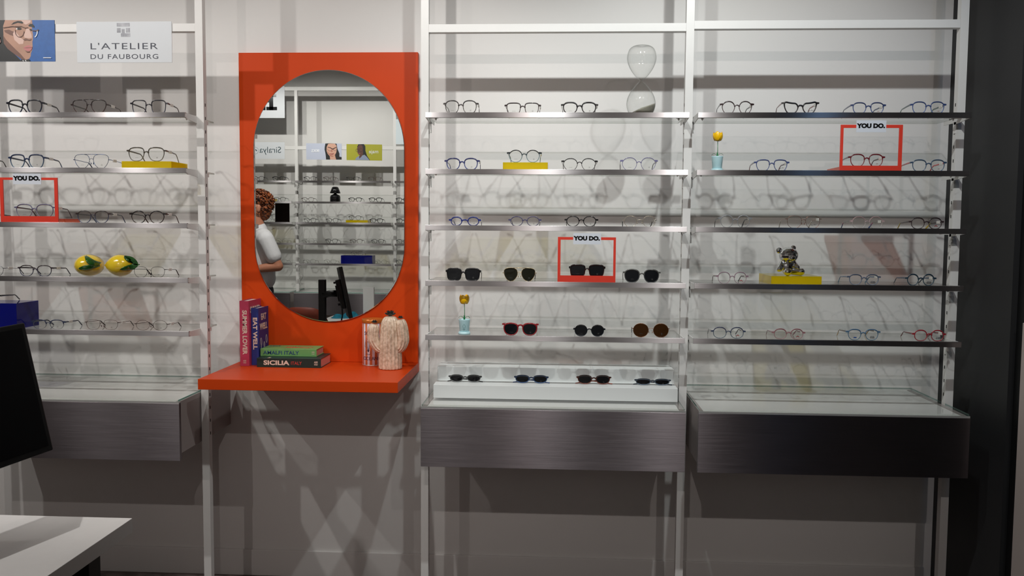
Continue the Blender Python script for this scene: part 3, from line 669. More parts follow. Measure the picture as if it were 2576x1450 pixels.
# --- right bay
gr = 'glasses in the far right bay'
G(0, 1811, 1897, 254, 'dark brown angular', 'left end of top right shelf', shape='hex', mat=A((38, 20, 22), (96, 78, 80)), tmat=A((92, 86, 90)), t=0.0028, group=gr, logo='')
G(0, 1966, 2061, 255, 'black cat-eye with pink temples', 'second on top right shelf', shape='cat', mat=A(blk, (48, 40, 44)), tmat=A((150, 84, 80), (60, 50, 54)), t=0.0042, group=gr, logo='rb')
G(0, 2140, 2229, 257, 'deep blue', 'above the right red frame', shape='panto', mat=A((40, 54, 94), (62, 84, 140)), t=0.003, group=gr, logo='script')
G(0, 2290, 2381, 255, 'blue with green temple', 'right end of top right shelf', shape='panto', mat=A((50, 68, 116), (86, 110, 166)), tmat=A((74, 84, 100), (30, 130, 74)), t=0.003, group=gr, logo='script')
G(1, 1897, 1986, 401, 'navy squarish', 'between upper tulip and red frame', shape='soft', mat=A((62, 74, 118), (96, 110, 150)), tmat=A((50, 56, 84), (140, 60, 62)), t=0.003, group=gr, logo='rb')
G(1, 2134, 2227, 387, 'dark red', 'inside right red frame', base=0.018, yg=YG+0.01, shape='panto', mat=A((96, 18, 30), (120, 30, 42)), tmat=A((96, 84, 90)), t=0.003, group=gr, logo='script')
G(1, 2290, 2382, 401, 'petrol blue with red temple', 'right of right red frame', shape='panto', mat=A((52, 74, 98), (80, 104, 130)), tmat=A((190, 60, 66), (170, 44, 50)), t=0.003, group=gr, logo='script')
G(2, 1807, 1892, 541, 'clear', 'left end of third right shelf', shape='hex', mat=A((150, 152, 156), (190, 192, 196), 0.85), tmat=A((20, 20, 22)), t=0.0026, group=gr, logo='rb')
G(2, 1976, 2067, 543, 'thin rose gold', 'second on third right shelf', shape='panto', mat=metal((150, 104, 92)), metal_=True, t=0.0014, group=gr, tmat=metal((170, 130, 116)), tipmat=A((190, 186, 184)), logo='rb')
G(2, 2139, 2225, 545, 'pinkish clear with orange temple tips', 'third right shelf', shape='oval', mat=A((190, 150, 152), (215, 212, 212), 0.6), tmat=metal((150, 144, 140)), metal_=False, tipmat=A((224, 96, 62), (30, 70, 130)), t=0.0015, group=gr, logo='')
G(2, 2287, 2375, 547, 'dark brown with green-yellow temples', 'right end of third right shelf', shape='oval', mat=A((40, 28, 30), (70, 58, 60)), tipmat=A((20, 112, 90), (190, 160, 40)), t=0.003, group=gr, logo='red')
G(3, 1801, 1883, 684, 'small lilac-brown', 'left of chrome bear', shape='oval', mat=A((140, 110, 124), (176, 150, 160), 0.2), tmat=A((70, 30, 36)), t=0.0022, group=gr, logo='red')
G(3, 2131, 2216, 690, 'grey-blue', 'right of chrome bear', shape='panto', mat=A((70, 80, 100), (116, 128, 146)), tmat=A((90, 90, 110), (74, 140, 180)), t=0.003, group=gr, logo='sw')
G(3, 2277, 2356, 689, 'dark blue-green round', 'right end of fourth right shelf', shape='round', mat=A((20, 44, 60), (44, 70, 84)), tmat=A((30, 66, 96), (60, 80, 96)), t=0.0034, group=gr, logo='sw')
G(4, 1789, 1876, 823, 'navy and grey oval', 'left end of bottom right shelf', shape='oval', mat=A((46, 52, 84), (96, 112, 124)), tmat=A((96, 88, 92)), t=0.0026, group=gr, logo='red')
G(4, 1942, 2026, 827, 'pink-red', 'second on bottom right shelf', shape='oval', mat=A((142, 84, 92), (196, 158, 160), 0.3), tmat=A((140, 84, 96)), t=0.0028, group=gr, logo='red')
G(4, 2128, 2215, 828, 'steel blue with yellow temples', 'bottom right shelf', shape='panto', mat=A((70, 104, 136), (104, 132, 152)), tmat=A((50, 66, 90), (200, 160, 90)), t=0.003, group=gr, logo='swb')
G(4, 2295, 2380, 830, 'bright red', 'right end of bottom right shelf', shape='oval', mat=A((150, 30, 42)), tmat=A((110, 24, 34)), t=0.003, group=gr, logo='sw')
# ------------------------------------------------------------------ acrylic risers
def acrylic_box(label, xl, xr, yf, yb_, z, h, mat, group=None, t=0.003):
    """open-bottomed box: five acrylic walls in one mesh"""
    b = MB(); cx_ = (xl+xr)/2; L = (xr-xl)/2; D = yb_-yf
    b.box(-L, L, 0, t, 0, h-t); b.box(-L, L, D-t, D, 0, h-t); b.box(-L, -L+t, t, D-t, 0, h-t); b.box(L-t, L, t, D-t, 0, h-t); b.box(-L, L, 0, D, h-t, h)
    o = b.build('riser_box', mat); o.location = (cx_, yf, z)
    return tag(o, label, 'display riser', group)
yf = YS+0.02
def zt(k): return SZ[k]-0.0025
acrylic_box('translucent yellow riser box on second shelf of left bay', atY(306, 410, yf).x, atY(431, 410, yf).x, yf, yf+0.145, zt(1), 0.0285, M['yellow_ac'], 'yellow riser boxes')
acrylic_box('translucent yellow riser box on second shelf of middle bay', atY(1265, 417, yf).x, atY(1378, 417, yf).x, yf, yf+0.145, zt(1), 0.029, M['yellow_ac'], 'yellow riser boxes')
acrylic_box('translucent yellow riser box under the chrome bear', atY(1940, 705, yf).x, atY(2067, 705, yf).x, yf, yf+0.20, zt(3)+0.0003, 0.031, M['yellow_ac'], 'yellow riser boxes')
acrylic_box('translucent deep blue riser box at left edge of bottom left shelf', atY(-105, 800, yf).x, atY(42, 800, yf).x, yf, yf+0.145, zt(4), 0.1, M['blue_ac'])
# the pair on the blue box: only one temple reaches into the photo
G(4, -88, 2, 738, 'dark', 'on blue box at left edge', base=0.1, yg=yf+0.03, shape='soft', mat=A((30, 34, 50)), t=0.003, group=gl, logo='', tagged=False)
# ------------------------------------------------------------------ red display frames
def youdo(k, xl, xr, yt, ix0, ix1, it, ib, cx0_, cx1_, ct, cb, label, depth=0.15, shade=False):
    y = YS+0.006; z0 = zt(k)
    a = atY(xl, (yt+ib)/2, y).x; c = atY(xr, (yt+ib)/2, y).x; mx = (a+c)/2; L = (c-a)/2
    H = atY((xl+xr)/2, yt, y).z-z0; i0 = atY(ix0, (it+ib)/2, y).x-mx; i1 = atY(ix1, (it+ib)/2, y).x-mx
    zt_ = atY((xl+xr)/2, it, y).z-z0; zb_ = max(0.012, atY((xl+xr)/2, ib, y).z-z0)
    r = thing('brand_display_frame', label, 'display frame', (mx, y, z0), group='red square display frames')
    b = MB(); th = 0.005
    b.box(-L, L, 0, th, 0, zb_); b.box(-L, L, 0, th, zt_, H); b.box(-L, i0, 0, th, zb_, zt_); b.box(i1, L, 0, th, zb_, zt_)
    b.build('frame_border', M['red_ac'], r)
    b = MB(); b.box(-L+0.001, L-0.001, th, th+depth, 0, 0.0165); b.build('base_plinth', M['red_clear'], r, bevel=0.0006)
    p = atY(cx0_, (ct+cb)/2, y).x-mx; q = atY(cx1_, (ct+cb)/2, y).x-mx; t_ = atY((xl+xr)/2, ct, y).z-z0; u = atY((xl+xr)/2, cb, y).z-z0
    b = MB(); b.box(p, q, -0.002, -0.0002, u, t_)
    cd = b.build('name_card', M['card'], r)
    text('YOU DO.', (q-p)*0.195, M['blackgloss'], ((p+q)/2-0.0005, -0.0023, (u+t_)/2+0.001), cd, bold=0.07, xs=1.12, depth=0.0002)
    return r
youdo(2, 0, 145, 447, 8, 137, 453, 544, 33, 104, 436, 464, 'square red frame with white name card on left third shelf')
youdo(3, 1403, 1549, 597, 1410, 1543, 604, 694, 1442, 1512, 587, 615, 'square red frame around black sunglasses in middle bay')
youdo(1, 2114, 2270, 314, 2121, 2261, 322, 417, 2154, 2229, 303, 333, 'square red frame around red glasses in far right bay')
# ------------------------------------------------------------------ brand signs on the left rail
def poster(name, label, px, yy, polys, mats, Y=YP-0.004, th=0.003, conv=None):
    cv = conv or (lambda x, y_: atY(x, y_, Y)); b = MB(); sg = -1 if conv is None else 1
    for i, (mi, pl_) in enumerate(polys):
        P = [cv(x, y_) for x, y_ in pl_]
        if i == 0: b.prism([(p.x, p.z) for p in P], Y, Y-sg*th, mi)
        else:
            yy_ = Y+sg*0.00012*i
            b.add([(p.x, yy_, p.z) for p in P], [tuple(range(len(P)))], mi)
    return b
zz = lambda L_: [(x/11.6, 40+y/11.6) for x, y in L_]
pm = [pbr('poster_blue', srgb((38, 92, 160)), 0.5, noise=0.12, nscale=60), pbr('print_hair', srgb((22, 24, 26)), 0.5), pbr('print_skin', srgb((172, 132, 112)), 0.5, noise=0.10, nscale=18),
      pbr('print_skin_dark', srgb((112, 78, 66)), 0.5, noise=0.1, nscale=18), pbr('print_lip', srgb((182, 112, 112)), 0.5), pbr('print_brown', srgb((92, 62, 50)), 0.5), pbr('print_white', (0.8, 0.8, 0.8), 0.5),
      pbr('print_skin_light', srgb((204, 172, 160)), 0.5, noise=0.05, nscale=20)]
def arc(cx_, cy_, rx, ry, a0, a1, w, n=14):
    o_ = [(cx_+rx*math.cos(a0+(a1-a0)*i/n), cy_+ry*math.sin(a0+(a1-a0)*i/n)) for i in range(n+1)]
    i_ = [(cx_+(rx-w)*math.cos(a0+(a1-a0)*i/n), cy_+(ry-w)*math.sin(a0+(a1-a0)*i/n)) for i in range(n, -1, -1)]
    return o_+i_
ell = lambda cx_, cy_, rx, ry, n=20: [(cx_+rx*math.cos(2*PI*i/n), cy_+ry*math.sin(2*PI*i/n)) for i in range(n)]
X0 = -900
polys = [(0, zz([(X0, 122), (1585, 122), (1612, 1330), (X0, 1330)])),
         (1, zz([(X0, 122), (300, 122), (240, 600), (430, 1120), (640, 1330), (X0, 1330)])),
         (2, zz([(150, 122), (935, 122), (945, 230), (930, 330), (965, 560), (962, 690), (945, 760), (950, 830), (955, 900), (940, 1000), (905, 1090), (900, 1170), (860, 1250), (760, 1285), (640, 1270), (430, 1120), (220, 960), (110, 700), (90, 300)])),
         (3, zz([(90, 560), (180, 700), (330, 850), (480, 1000), (600, 1110), (700, 1230), (760, 1285), (640, 1270), (430, 1120), (220, 960), (110, 800)])),
         (3, zz([(120, 420), (260, 400), (420, 470), (430, 600), (300, 560), (150, 480)])),
         (7, zz([(430, 420), (600, 640), (700, 700), (680, 820), (560, 830), (420, 700), (380, 520)])),
         (7, zz([(620, 130), (900, 130), (900, 190), (760, 260), (690, 220)])),
         (7, zz([(780, 360), (850, 380), (930, 560), (940, 640), (860, 660), (720, 640), (700, 560)])),
         (1, zz([(330, 260), (400, 190), (520, 150), (640, 160), (690, 200), (650, 225), (520, 200), (400, 240)])),
         (1, zz([(830, 280), (880, 235), (950, 235), (1005, 300), (1000, 350), (930, 320), (850, 310)])),
         (1, zz([(470, 360), (540, 335), (610, 350), (640, 385), (580, 410), (500, 405)])),
         (6, zz([(475, 372), (505, 352), (515, 398), (490, 400)])),
         (1, zz([(860, 390), (920, 380), (945, 430), (900, 440)])),
         (3, zz([(675, 690), (760, 655), (850, 690), (930, 680), (905, 715), (850, 725), (780, 715), (720, 722)])),
         (4, zz([(680, 940), (760, 880), (850, 855), (945, 900), (940, 960), (900, 1020), (840, 1040), (760, 1010)])),
         (3, zz([(680, 940), (780, 925), (945, 920), (940, 935), (800, 942)])),
         (3, zz([(730, 1010), (800, 1040), (880, 1045), (860, 1075), (790, 1070)])),
         (5, zz([(100, 340), (380, 295), (460, 310), (460, 335), (380, 325), (110, 362)])),
         (5, zz([(450, 300), (640, 300), (740, 345), (820, 335), (825, 355), (740, 372), (640, 330), (455, 330)])),
         (5, zz(arc(580, 440, 138, 190, PI*0.02, PI*1.05, 16))),
         (5, zz([(945, 425), (1060, 430), (1130, 390), (1135, 440), (1060, 455), (950, 445)])),
         (6, zz(arc(1000, 470, 110, 170, -PI*0.05, PI*0.42, 26))),
         (6, zz([(1270, 1216), (1500, 1218), (1505, 1236), (1275, 1236)])),
         (1, zz([(640, 1270), (760, 1285), (870, 1270), (885, 1330), (600, 1330)])), (6, zz([(670, 1290), (685, 1290), (705, 1330), (688, 1330)])), (6, zz([(735, 1290), (755, 1290), (785, 1330), (765, 1330)])),
         (7, zz([(-30, 600), (5, 620), (30, 760), (10, 815), (-30, 800)]))]
b = poster('p', '', None, None, polys, pm)
o = b.build('brand_poster', pm); tag(o, 'blue poster of a dark-haired face in round glasses at top left', 'poster')
# the white name sign
Ys = YP-0.004
p0, p1 = atY(192, 54, Ys), atY(433, 157, Ys)
r = thing('brand_sign', 'pale sign with two lines of dark capitals on the left rail', 'sign', ((p0.x+p1.x)/2, Ys, p1.z))
wS, hS = p1.x-p0.x, atY(312, 53.5, Ys).z-atY(312, 156.5, Ys).z
b = MB(); b.box(-wS/2, wS/2, 0, 0.003, 0, hS); b.build('sign_board', pbr('sign_grey_white', (0.60, 0.63, 0.66), 0.4, noise=0.02, nscale=3), r)
ink = pbr('sign_ink', srgb((52, 56, 70)), 0.5)
zof = lambda x, y_: atY(x, y_, Ys).z-p1.z
def fit(o_, x0, x1):                                  # stretch a text object to a width
    ws = o_.data.vertices; a = min(v.co.x for v in ws); c = max(v.co.x for v in ws); k = (x1-x0)/(c-a); o_.scale.x = k; o_.location.x = x0-a*k
t1 = text("L'ATELIER", 0.034, ink, (0, -0.0004, zof(312, 117)), r, space=1.15, bold=-0.004); fit(t1, atY(228, 117, Ys).x-(p0.x+p1.x)/2, atY(397, 117, Ys).x-(p0.x+p1.x)/2)
t2 = text("DU FAUBOURG", 0.0262, ink, (0, -0.0004, zof(312, 143)), r, space=1.15, bold=-0.002); fit(t2, atY(228, 143, Ys).x-(p0.x+p1.x)/2, atY(398, 143, Ys).x-(p0.x+p1.x)/2)
b = MB(); q0 = atY(293, 58, Ys); sx_ = lambda x: atY(x, 75, Ys).x-(p0.x+p1.x)/2
for (x0, y0, x1, y1) in ((294, 58, 326.5, 66.5), (294, 70.5, 303.5, 82), (306, 73, 313.5, 84), (317, 70.5, 327, 82), (304, 84, 327.5, 92.5)):
    b.box(sx_(x0), sx_(x1), -0.0004, -0.0001, zof(312, y1), zof(312, y0))
b.build('logo_mark', pbr('logo_grey', srgb((128, 130, 138)), 0.4, noise=0.3, nscale=25, col2=srgb((178, 180, 186))), r)
# ------------------------------------------------------------------ hourglass
yh = YS+0.085
hc = atY(1612, 284, yh); htop = atY(1612, 115.5, yh).z; hz = zt(0); HH = htop-hz; hr = (atY(1650, 155, yh).x-atY(1577, 155, yh).x)/2
r = thing('hourglass', 'tall clear glass hourglass with grey sand on the top shelf', 'hourglass', (hc.x, yh, hz))
half_ = HH/2
prof = []
P = [(0.36, 0), (0.62, 0.02), (0.86, 0.10), (0.99, 0.26), (1.0, 0.40), (0.90, 0.55), (0.70, 0.71), (0.45, 0.85), (0.22, 0.945), (0.07, 1.0)]
low = [(p_[0]*hr, p_[1]*half_) for p_ in P]
full = [(0.0005, 0.0005)]+low+[(x, HH-z) for x, z in reversed(low)]+[(0.0005, HH-0.003)]
fullp = [(max(0.0004, v.x), v.y) for v in [Vector((a_, b_)) for a_, b_ in [(p_.x, p_.z) for p_ in rail_path([(x, 0, z) for x, z in full], 4)]]]
b = MB(); b.lathe(fullp, n=48, cap=False)
b.build('glass_bulbs', M['hourglass'], r)
b = MB(); n_ = 40; rings = 8; vs = []; 
sl = lambda x, y_: 0.026+0.018*(x/hr)-0.012*max(0, (-x/hr))  # slumped towards one side
def rad_at(z):
    z = max(0.0006, min(z, half_*0.9)); 
    for (xa, za), (xb_, zb_) in zip(low, low[1:]):
        if za <= z <= zb_: return xa+(xb_-xa)*(z-za)/(zb_-za)
    return low[0][0]
top_z = []
for j in range(n_):
    a_ = 2*PI*j/n_; zz_ = 0.027+0.021*math.cos(a_-0.25)
    rr_ = rad_at(zz_)*0.985; top_z.append((rr_*math.cos(a_), rr_*math.sin(a_), zz_))
o_ = len(b.v); b.v.append((0, 0, 0.0300)); b.v += top_z
for j in range(n_): b.f.append((o_, o_+1+j, o_+1+(j+1) % n_)); b.m.append(0); b.sm.append(True)
prev = o_+1
for q in range(1, rings+1):
    u = 1-q/rings; base_ = len(b.v)
    for j in range(n_):
        a_ = 2*PI*j/n_; zz_ = max(0.0012, top_z[j][2]*u); rr_ = rad_at(zz_)*0.985
        b.v.append((rr_*math.cos(a_), rr_*math.sin(a_), zz_))
    for j in range(n_): b.f.append((prev+j, base_+j, base_+(j+1) % n_, prev+(j+1) % n_)); b.m.append(0); b.sm.append(True)
    prev = base_
b.f.append(tuple(prev+j for j in range(n_))[::-1]); b.m.append(0); b.sm.append(False)
b.build('sand', M['sand'], r)
# ------------------------------------------------------------------ toy tulips in pots
def tulip(cx_px, ytop, ybot, k, label, face):
    y = YS+0.055; c = atY(cx_px, ybot-10, y); z0 = zt(k); H = atY(cx_px, ytop, y).z-z0; u = H/0.143
    r = thing('potted_tulip', label, 'toy flower', (c.x, y, z0))
    pot = pbr('pale_blue_plastic', srgb((186, 222, 228)), 0.35); grn = pbr('green_plastic', srgb((18, 110, 58)), 0.3); yel = pbr('yellow_plastic', srgb((250, 196, 16)), 0.25, coat=0.3)
    b = MB(); b.lathe([(0.0195*u, 0), (0.0225*u, 0.001*u), (0.0225*u, 0.005*u), (0.0215*u, 0.006*u), (0.0215*u, 0.0095*u), (0.018*u, 0.0105*u)], n=32); b.build('saucer', pot, r)
    b = MB(); b.lathe([(0.0165*u, 0.0105*u), (0.0172*u, 0.012*u), (0.0205*u, 0.05*u), (0.0212*u, 0.053*u), (0.0212*u, 0.0555*u), (0.0195*u, 0.0555*u), (0.018*u, 0.049*u), (0.0005, 0.048*u)], n=32); b.build('pot', pot, r)
    if face:
        b = MB(); b.sweep([(0, 0, 0.040*u), (-0.0045*u, 0, 0.033*u), (-0.0045*u, 0, 0.028*u), (0, 0, 0.024*u), (0.0045*u, 0, 0.028*u), (0.0045*u, 0, 0.033*u)], 0.0004, 6, closed=True); b.sweep([(-0.004*u, 0, 0.0215*u), (0, 0, 0.0195*u), (0.004*u, 0, 0.0215*u)], 0.0007, 6)
        fo = b.build('pot_emblem', pbr('emblem_green', srgb((70, 120, 118)), 0.5), r); fo.location = (0.001, -0.0195*u, 0)
    b = MB(); b.sweep([(0, 0, 0.048*u), (0.0008*u, 0, 0.075*u), (0, 0, 0.112*u)], 0.0012*u, 8); b.lathe([(0.004*u, 0.048*u), (0.0032*u, 0.056*u), (0.0025*u, 0.067*u), (0.0018*u, 0.07*u)], n=12); b.build('stem', grn, r)
    for s, dy in ((-1, 0.2), (1, -0.3)):
        b = MB(); pt = rail_path([(0, 0, 0.055*u), (s*0.008*u, dy*0.004, 0.064*u), (s*0.015*u, dy*0.008, 0.065*u), (s*0.021*u, dy*0.01, 0.060*u)], 4)
        m_ = len(pt); b.sweep(pt, [(0.0006*u, (0.0045*math.sin(PI*(i+0.6)/(m_+0.4))+0.0004)*u) for i in range(m_)], 8); b.build('leaf', grn, r)
    fl = MB(); fl.lathe([(0.001, 0), (0.008*u, 0.001*u), (0.0145*u, 0.006*u), (0.0178*u, 0.015*u), (0.0172*u, 0.026*u), (0.013*u, 0.031*u), (0.006*u, 0.028*u), (0.0005, 0.025*u)], n=28, cap=False)
    bl = fl.build('blossom', yel, r); bl.location = (0, 0, 0.110*u)
    for a_ in (-0.4, 1.1, 2.9, 4.4):
        q = MB(); n1, n2 = 10, 8; vs = []
        for i in range(n1+1):
            t_ = i/n1; zz_ = 0.001+0.0335*t_; wd = math.sin(PI*min(1, 0.12+t_*0.8))*0.95
            rr_ = 0.0186*math.sin(PI*(0.14+0.62*t_))**0.55
            for j in range(n2+1):
                v_ = (j/n2-0.5)*1.75*wd
                vs.append((rr_*u*math.cos(v_), rr_*u*math.sin(v_), zz_*u-0.003*u*(abs(v_)**2)*t_))
        vs2 = [(x*0.93, y_*0.93, z+0.0002) for x, y_, z in vs]; m0 = (n1+1)*(n2+1)
        fs = []
        for i in range(n1):
            for j in range(n2):
                A_ = i*(n2+1)+j; fs.append((A_, A_+1, A_+n2+2, A_+n2+1)); fs.append((m0+A_, m0+A_+n2+1, m0+A_+n2+2, m0+A_+1))
        edge = [j for j in range(n2+1)]+[i*(n2+1)+n2 for i in range(1, n1+1)]+[n1*(n2+1)+j for j in range(n2-1, -1, -1)]+[i*(n2+1) for i in range(n1-1, 0, -1)]
        for i in range(len(edge)): e0, e1 = edge[i], edge[(i+1) % len(edge)]; fs.append((e0, m0+e0, m0+e1, e1))
        q.add(vs+vs2, fs, 0, True); po = q.build('petal', yel, bl); po.rotation_euler = (0, 0, a_)
    return r
tulip(1804, 333, 428, 1, 'yellow toy tulip in pale blue pot on second right shelf', False)
tulip(1168, 743, 845, 4, 'yellow toy tulip in pale blue pot on bottom middle shelf', True)
# ------------------------------------------------------------------ ceramic lemons
lemon_m = pbr('glazed_lemon', srgb((226, 196, 44)), 0.1, noise=0.12, nscale=20, bump=0.12, bscale=500, coat=0.8, col2=srgb((214, 176, 34))); leaf_m = pbr('glazed_leaf', srgb((34, 84, 30)), 0.1, noise=0.4, nscale=60, coat=0.8)
def leaf(b, base, tip, w, up, th=0.0022):
    base, tip, up = Vector(base), Vector(tip), Vector(up).normalized(); d = tip-base; side = d.cross(up).normalized(); n1 = 10
    for lay in (0, 1):
        pass
    vs = []; 
    for i in range(n1+1):
        t_ = i/n1; wd = w*math.sin(PI*t_)**0.75*(1-0.25*t_)+0.0004
        c_ = base+d*t_+up*(0.006*math.sin(PI*t_)-0.001)
        for k_, s_ in enumerate((-1, -0.5, 0, 0.5, 1)):
            vs.append(c_+side*(wd*s_)-up*(0.16*wd*(1-abs(s_)) if True else 0)*0.6)
    top = [v+up*th*0.5 for v in vs]; bot = [v-up*th*0.5 for v in vs]; m0 = len(vs); fs = []
    for i in range(n1):
        for j in range(4):
            A_ = i*5+j; fs.append((A_, A_+1, A_+6, A_+5)); fs.append((m0+A_, m0+A_+5, m0+A_+6, m0+A_+1))
    e = list(range(5))+[i*5+4 for i in range(1, n1+1)]+[n1*5+j for j in range(3, -1, -1)]+[i*5 for i in range(n1-1, 0, -1)]
    for i in range(len(e)): fs.append((e[i], m0+e[i], m0+e[(i+1) % len(e)], e[(i+1) % len(e)]))
    b.add(top+bot, fs, 0, True)
def lemon(xl, xr, yt, yb_, label, mode):
    y = YS+0.05; y2_ = y+0.045; c = atY((xl+xr)/2, (yt+yb_)/2, y2_); rx = (atY(xr, yt, y2_).x-atY(xl, yt, y2_).x)/2; z0 = zt(3); H = atY((xl+xr)/2, yt, y2_).z-z0; rz_ = H/2; y = y2_-rx
    r = thing('ceramic_lemon', label, 'lemon', (c.x, y+rx, z0), group='ceramic lemons')
    b = MB()
    if mode == 0: b.ball((0, 0, rz_), (rx, rx*1.15, rz_), 32); 
    else:
        prof_ = [(0.0004, -1.16), (0.05, -1.14), (0.12, -1.08), (0.22, -1.0), (0.45, -0.86), (0.72, -0.62), (0.93, -0.28), (1.0, 0.05), (0.93, 0.4), (0.75, 0.68), (0.5, 0.86), (0.25, 0.95), (0.08, 0.99), (0.0004, 1.0)]
        b.lathe([(a_*rz_, c_*rx) for a_, c_ in prof_], n=32, cap=False)
        b.v = [(z, y_, rz_-x) for x, y_, z in b.v]
    b.build('lemon_body', lemon_m, r)
    pm_ = 0.00152; cxp, czp = (xl+xr)/2, (yt+yb_)/2
    def surf(x, z):
        q = 1-(x/rx)**2-((z-rz_)/rz_)**2; return -(rx*1.15 if mode == 0 else rz_)*math.sqrt(max(0.0, q))-0.0025
    base2, tips = ((240, 670), ((213, 641, 0.0125), (195, 675, 0.0105))) if mode == 0 else ((350, 663.5), ((303, 641, 0.0125), (300, 676, 0.0115)))
    bx, bz = (base2[0]-cxp)*pm_, rz_-(base2[1]-czp)*pm_
    st = (bx, surf(bx, bz)-0.002 if mode == 0 else -0.012, bz) if mode == 0 else (bx+0.0067, -0.012, bz)
    def unsk(u, z):
        x = u
        for _ in range(5): x = u-0.56*surf(max(-rx*0.97, min(rx*0.97, x)), z)
        return x
    st = (unsk(bx, bz), st[1], bz) if mode == 0 else st
    for tx, ty, w in tips:
        tx, tz = (tx-cxp)*pm_, rz_-(ty-czp)*pm_; b = MB(); leaf(b, (bx, 0, bz), (tx, 0, tz), w, (0, -1, 0))
        nv = []
        for x, y_, z in b.v:
            t_ = min(1, math.hypot(x-bx, z-bz)/max(1e-6, math.hypot(tx-bx, tz-bz))*1.5); xq = unsk(x, z) if mode == 0 else x+0.56*(0.012*(1-t_)+t_*(x+0.56*rz_-x)/0.56*0.9)
            sy = y_+surf(xq, z); nv.append((xq, sy if mode == 0 else min(sy, st[1]) if t_ > 0.6 else st[1]*(1-t_/0.6)+min(sy, st[1])*t_/0.6, z))
        b.v = nv
        b.build('leaf', leaf_m, r)
    b = MB(); b.sweep([Vector(st)+Vector((-0.004, 0.004, -0.001)), Vector(st), Vector(st)+Vector((0.005, -0.002, 0.001))], [0.0025, 0.0028, 0.002], 8); b.build('stem', leaf_m, r)
lemon(192, 258, 640, 696, 'round yellow ceramic lemon with two green leaves, left one', 0)
lemon(268, 335, 640, 692, 'pointed yellow ceramic lemon with leaves on its right side', 1)
# ------------------------------------------------------------------ chrome bear
yb2 = yf+0.075; bc = atY(1982, 690, yb2); z0 = zt(3)+0.031; s_ = (atY(1982, 618, yb2).z-z0)/0.1
r = thing('chrome_bear', 'shiny chrome teddy bear figurine sitting on yellow box', 'figurine', (bc.x, yb2, z0))
b = MB(); E_ = lambda x, y_, z, rx, ry, rz_: b.ball((x*s_, y_*s_, z*s_), (rx*s_, ry*s_, rz_*s_), 20)
E_(-0.003, 0, 0.030, 0.0235, 0.021, 0.027); E_(0, -0.002, 0.066, 0.0315, 0.027, 0.0275); E_(0.006, -0.026, 0.057, 0.0115, 0.009, 0.0095)
E_(-0.031, 0.002, 0.082, 0.0105, 0.007, 0.0105); E_(0.016, 0.004, 0.0905, 0.0095, 0.007, 0.0095)
b.capsule((-0.008*s_, -0.010*s_, 0.013*s_), (-0.010*s_, -0.036*s_, 0.012*s_), 0.0125*s_, 0.0135*s_); b.capsule((0.014*s_, -0.006*s_, 0.013*s_), (0.036*s_, -0.022*s_, 0.0125*s_), 0.012*s_, 0.0135*s_)
b.capsule((-0.020*s_, -0.002*s_, 0.040*s_), (-0.033*s_, -0.016*s_, 0.020*s_), 0.0095*s_, 0.0095*s_); b.capsule((0.018*s_, -0.002*s_, 0.040*s_), (0.026*s_, -0.018*s_, 0.026*s_), 0.0095*s_, 0.0085*s_)
b.build('bear_body', M['chrome'], r, remesh=0.0011, smooth_it=6)
bb = r.children[0]; mz = min(v.co.z for v in bb.data.vertices); bb.location.z = -mz+0.0002
b = MB(); b.ball((0.008*s_, -0.0345*s_, 0.0605*s_), (0.0038*s_, 0.002*s_, 0.003*s_), 12); b.build('nose', M['blackgloss'], r)
for sgn in (-1, 1):
    b = MB(); b.ball((sgn*0.0105*s_+0.004*s_, -0.0255*s_, 0.0715*s_), (0.0026*s_, 0.0016*s_, 0.0013*s_), 10); b.build('eye', M['blackgloss'], r)
# ------------------------------------------------------------------ white stepped riser with folded sunglasses
z6 = DR1
a_ = atZ(1090, 1001, z6); c_ = atZ(1705, 1013, z6); yf6 = (a_.y+c_.y)/2
x0 = atY(1090, 985, yf6).x; x1 = atY(1705, 998, yf6).x
h1 = atY(1398, 973.5, yf6).z-z6
r = thing('stepped_riser', 'long white two-step display riser on middle drawer glass', 'display riser', ((x0+x1)/2, yf6, z6))
L6 = (x1-x0)/2; ystep = atZ(1400, 960.5, z6+h1).y; h2 = atY(1400, 927, ystep).z-z6; yback = min(-0.01, atZ(1400, 915, z6+h2).y)
b = MB(); D1, D2 = ystep-yf6, yback-yf6
pr6 = [(0, 0), (0, h1), (D1, h1), (D1, h2), (D2, h2), (D2, 0)]
vs = [(-L6, y_, z) for y_, z in pr6]+[(L6 if z_i > 0 or True else L6, y_, z) for z_i, (y_, z) in enumerate(pr6)]
k_ = len(pr6); b.add(vs, [tuple(range(k_)), tuple(range(2*k_-1, k_-1, -1))]+[(i, i+k_, (i+1) % k_+k_, (i+1) % k_) for i in range(k_)])
b.build('riser_steps', pbr('white_riser', (0.70, 0.73, 0.73), 0.45), r, bevel=0.001)
gs = 'folded sunglasses on the white riser'
for xl, xr, yt, ybt, nm, mt_, tm in ((1128, 1212, 943, 966, 'black and grey', A(blk, (100, 104, 104)), A((20, 20, 24))), (1293, 1380, 944, 968, 'blue', A((34, 44, 66), (52, 84, 130)), A((36, 62, 120))),
                                     (1450, 1538, 944, 971, 'black with orange underside', A((20, 14, 16), (120, 60, 44)), A((150, 66, 44))), (1596, 1688, 953, 974, 'dark blue', A((36, 44, 60), (90, 106, 124)), A((30, 44, 66)))):
    yg6 = ystep-0.050
    px_glasses(0, xl, xr, yt, '', '', yg=yg6, zb=z6+h1+0.0005, label=f'{nm} sunglasses lying folded on the white riser', shape='panto', mat=mt_, tmat=tm, t=0.0036, lens='lens_dark', gap=0.014, kind='sunglasses',
               fold=True, tilt=-0.12, tagged=False, group=gs)
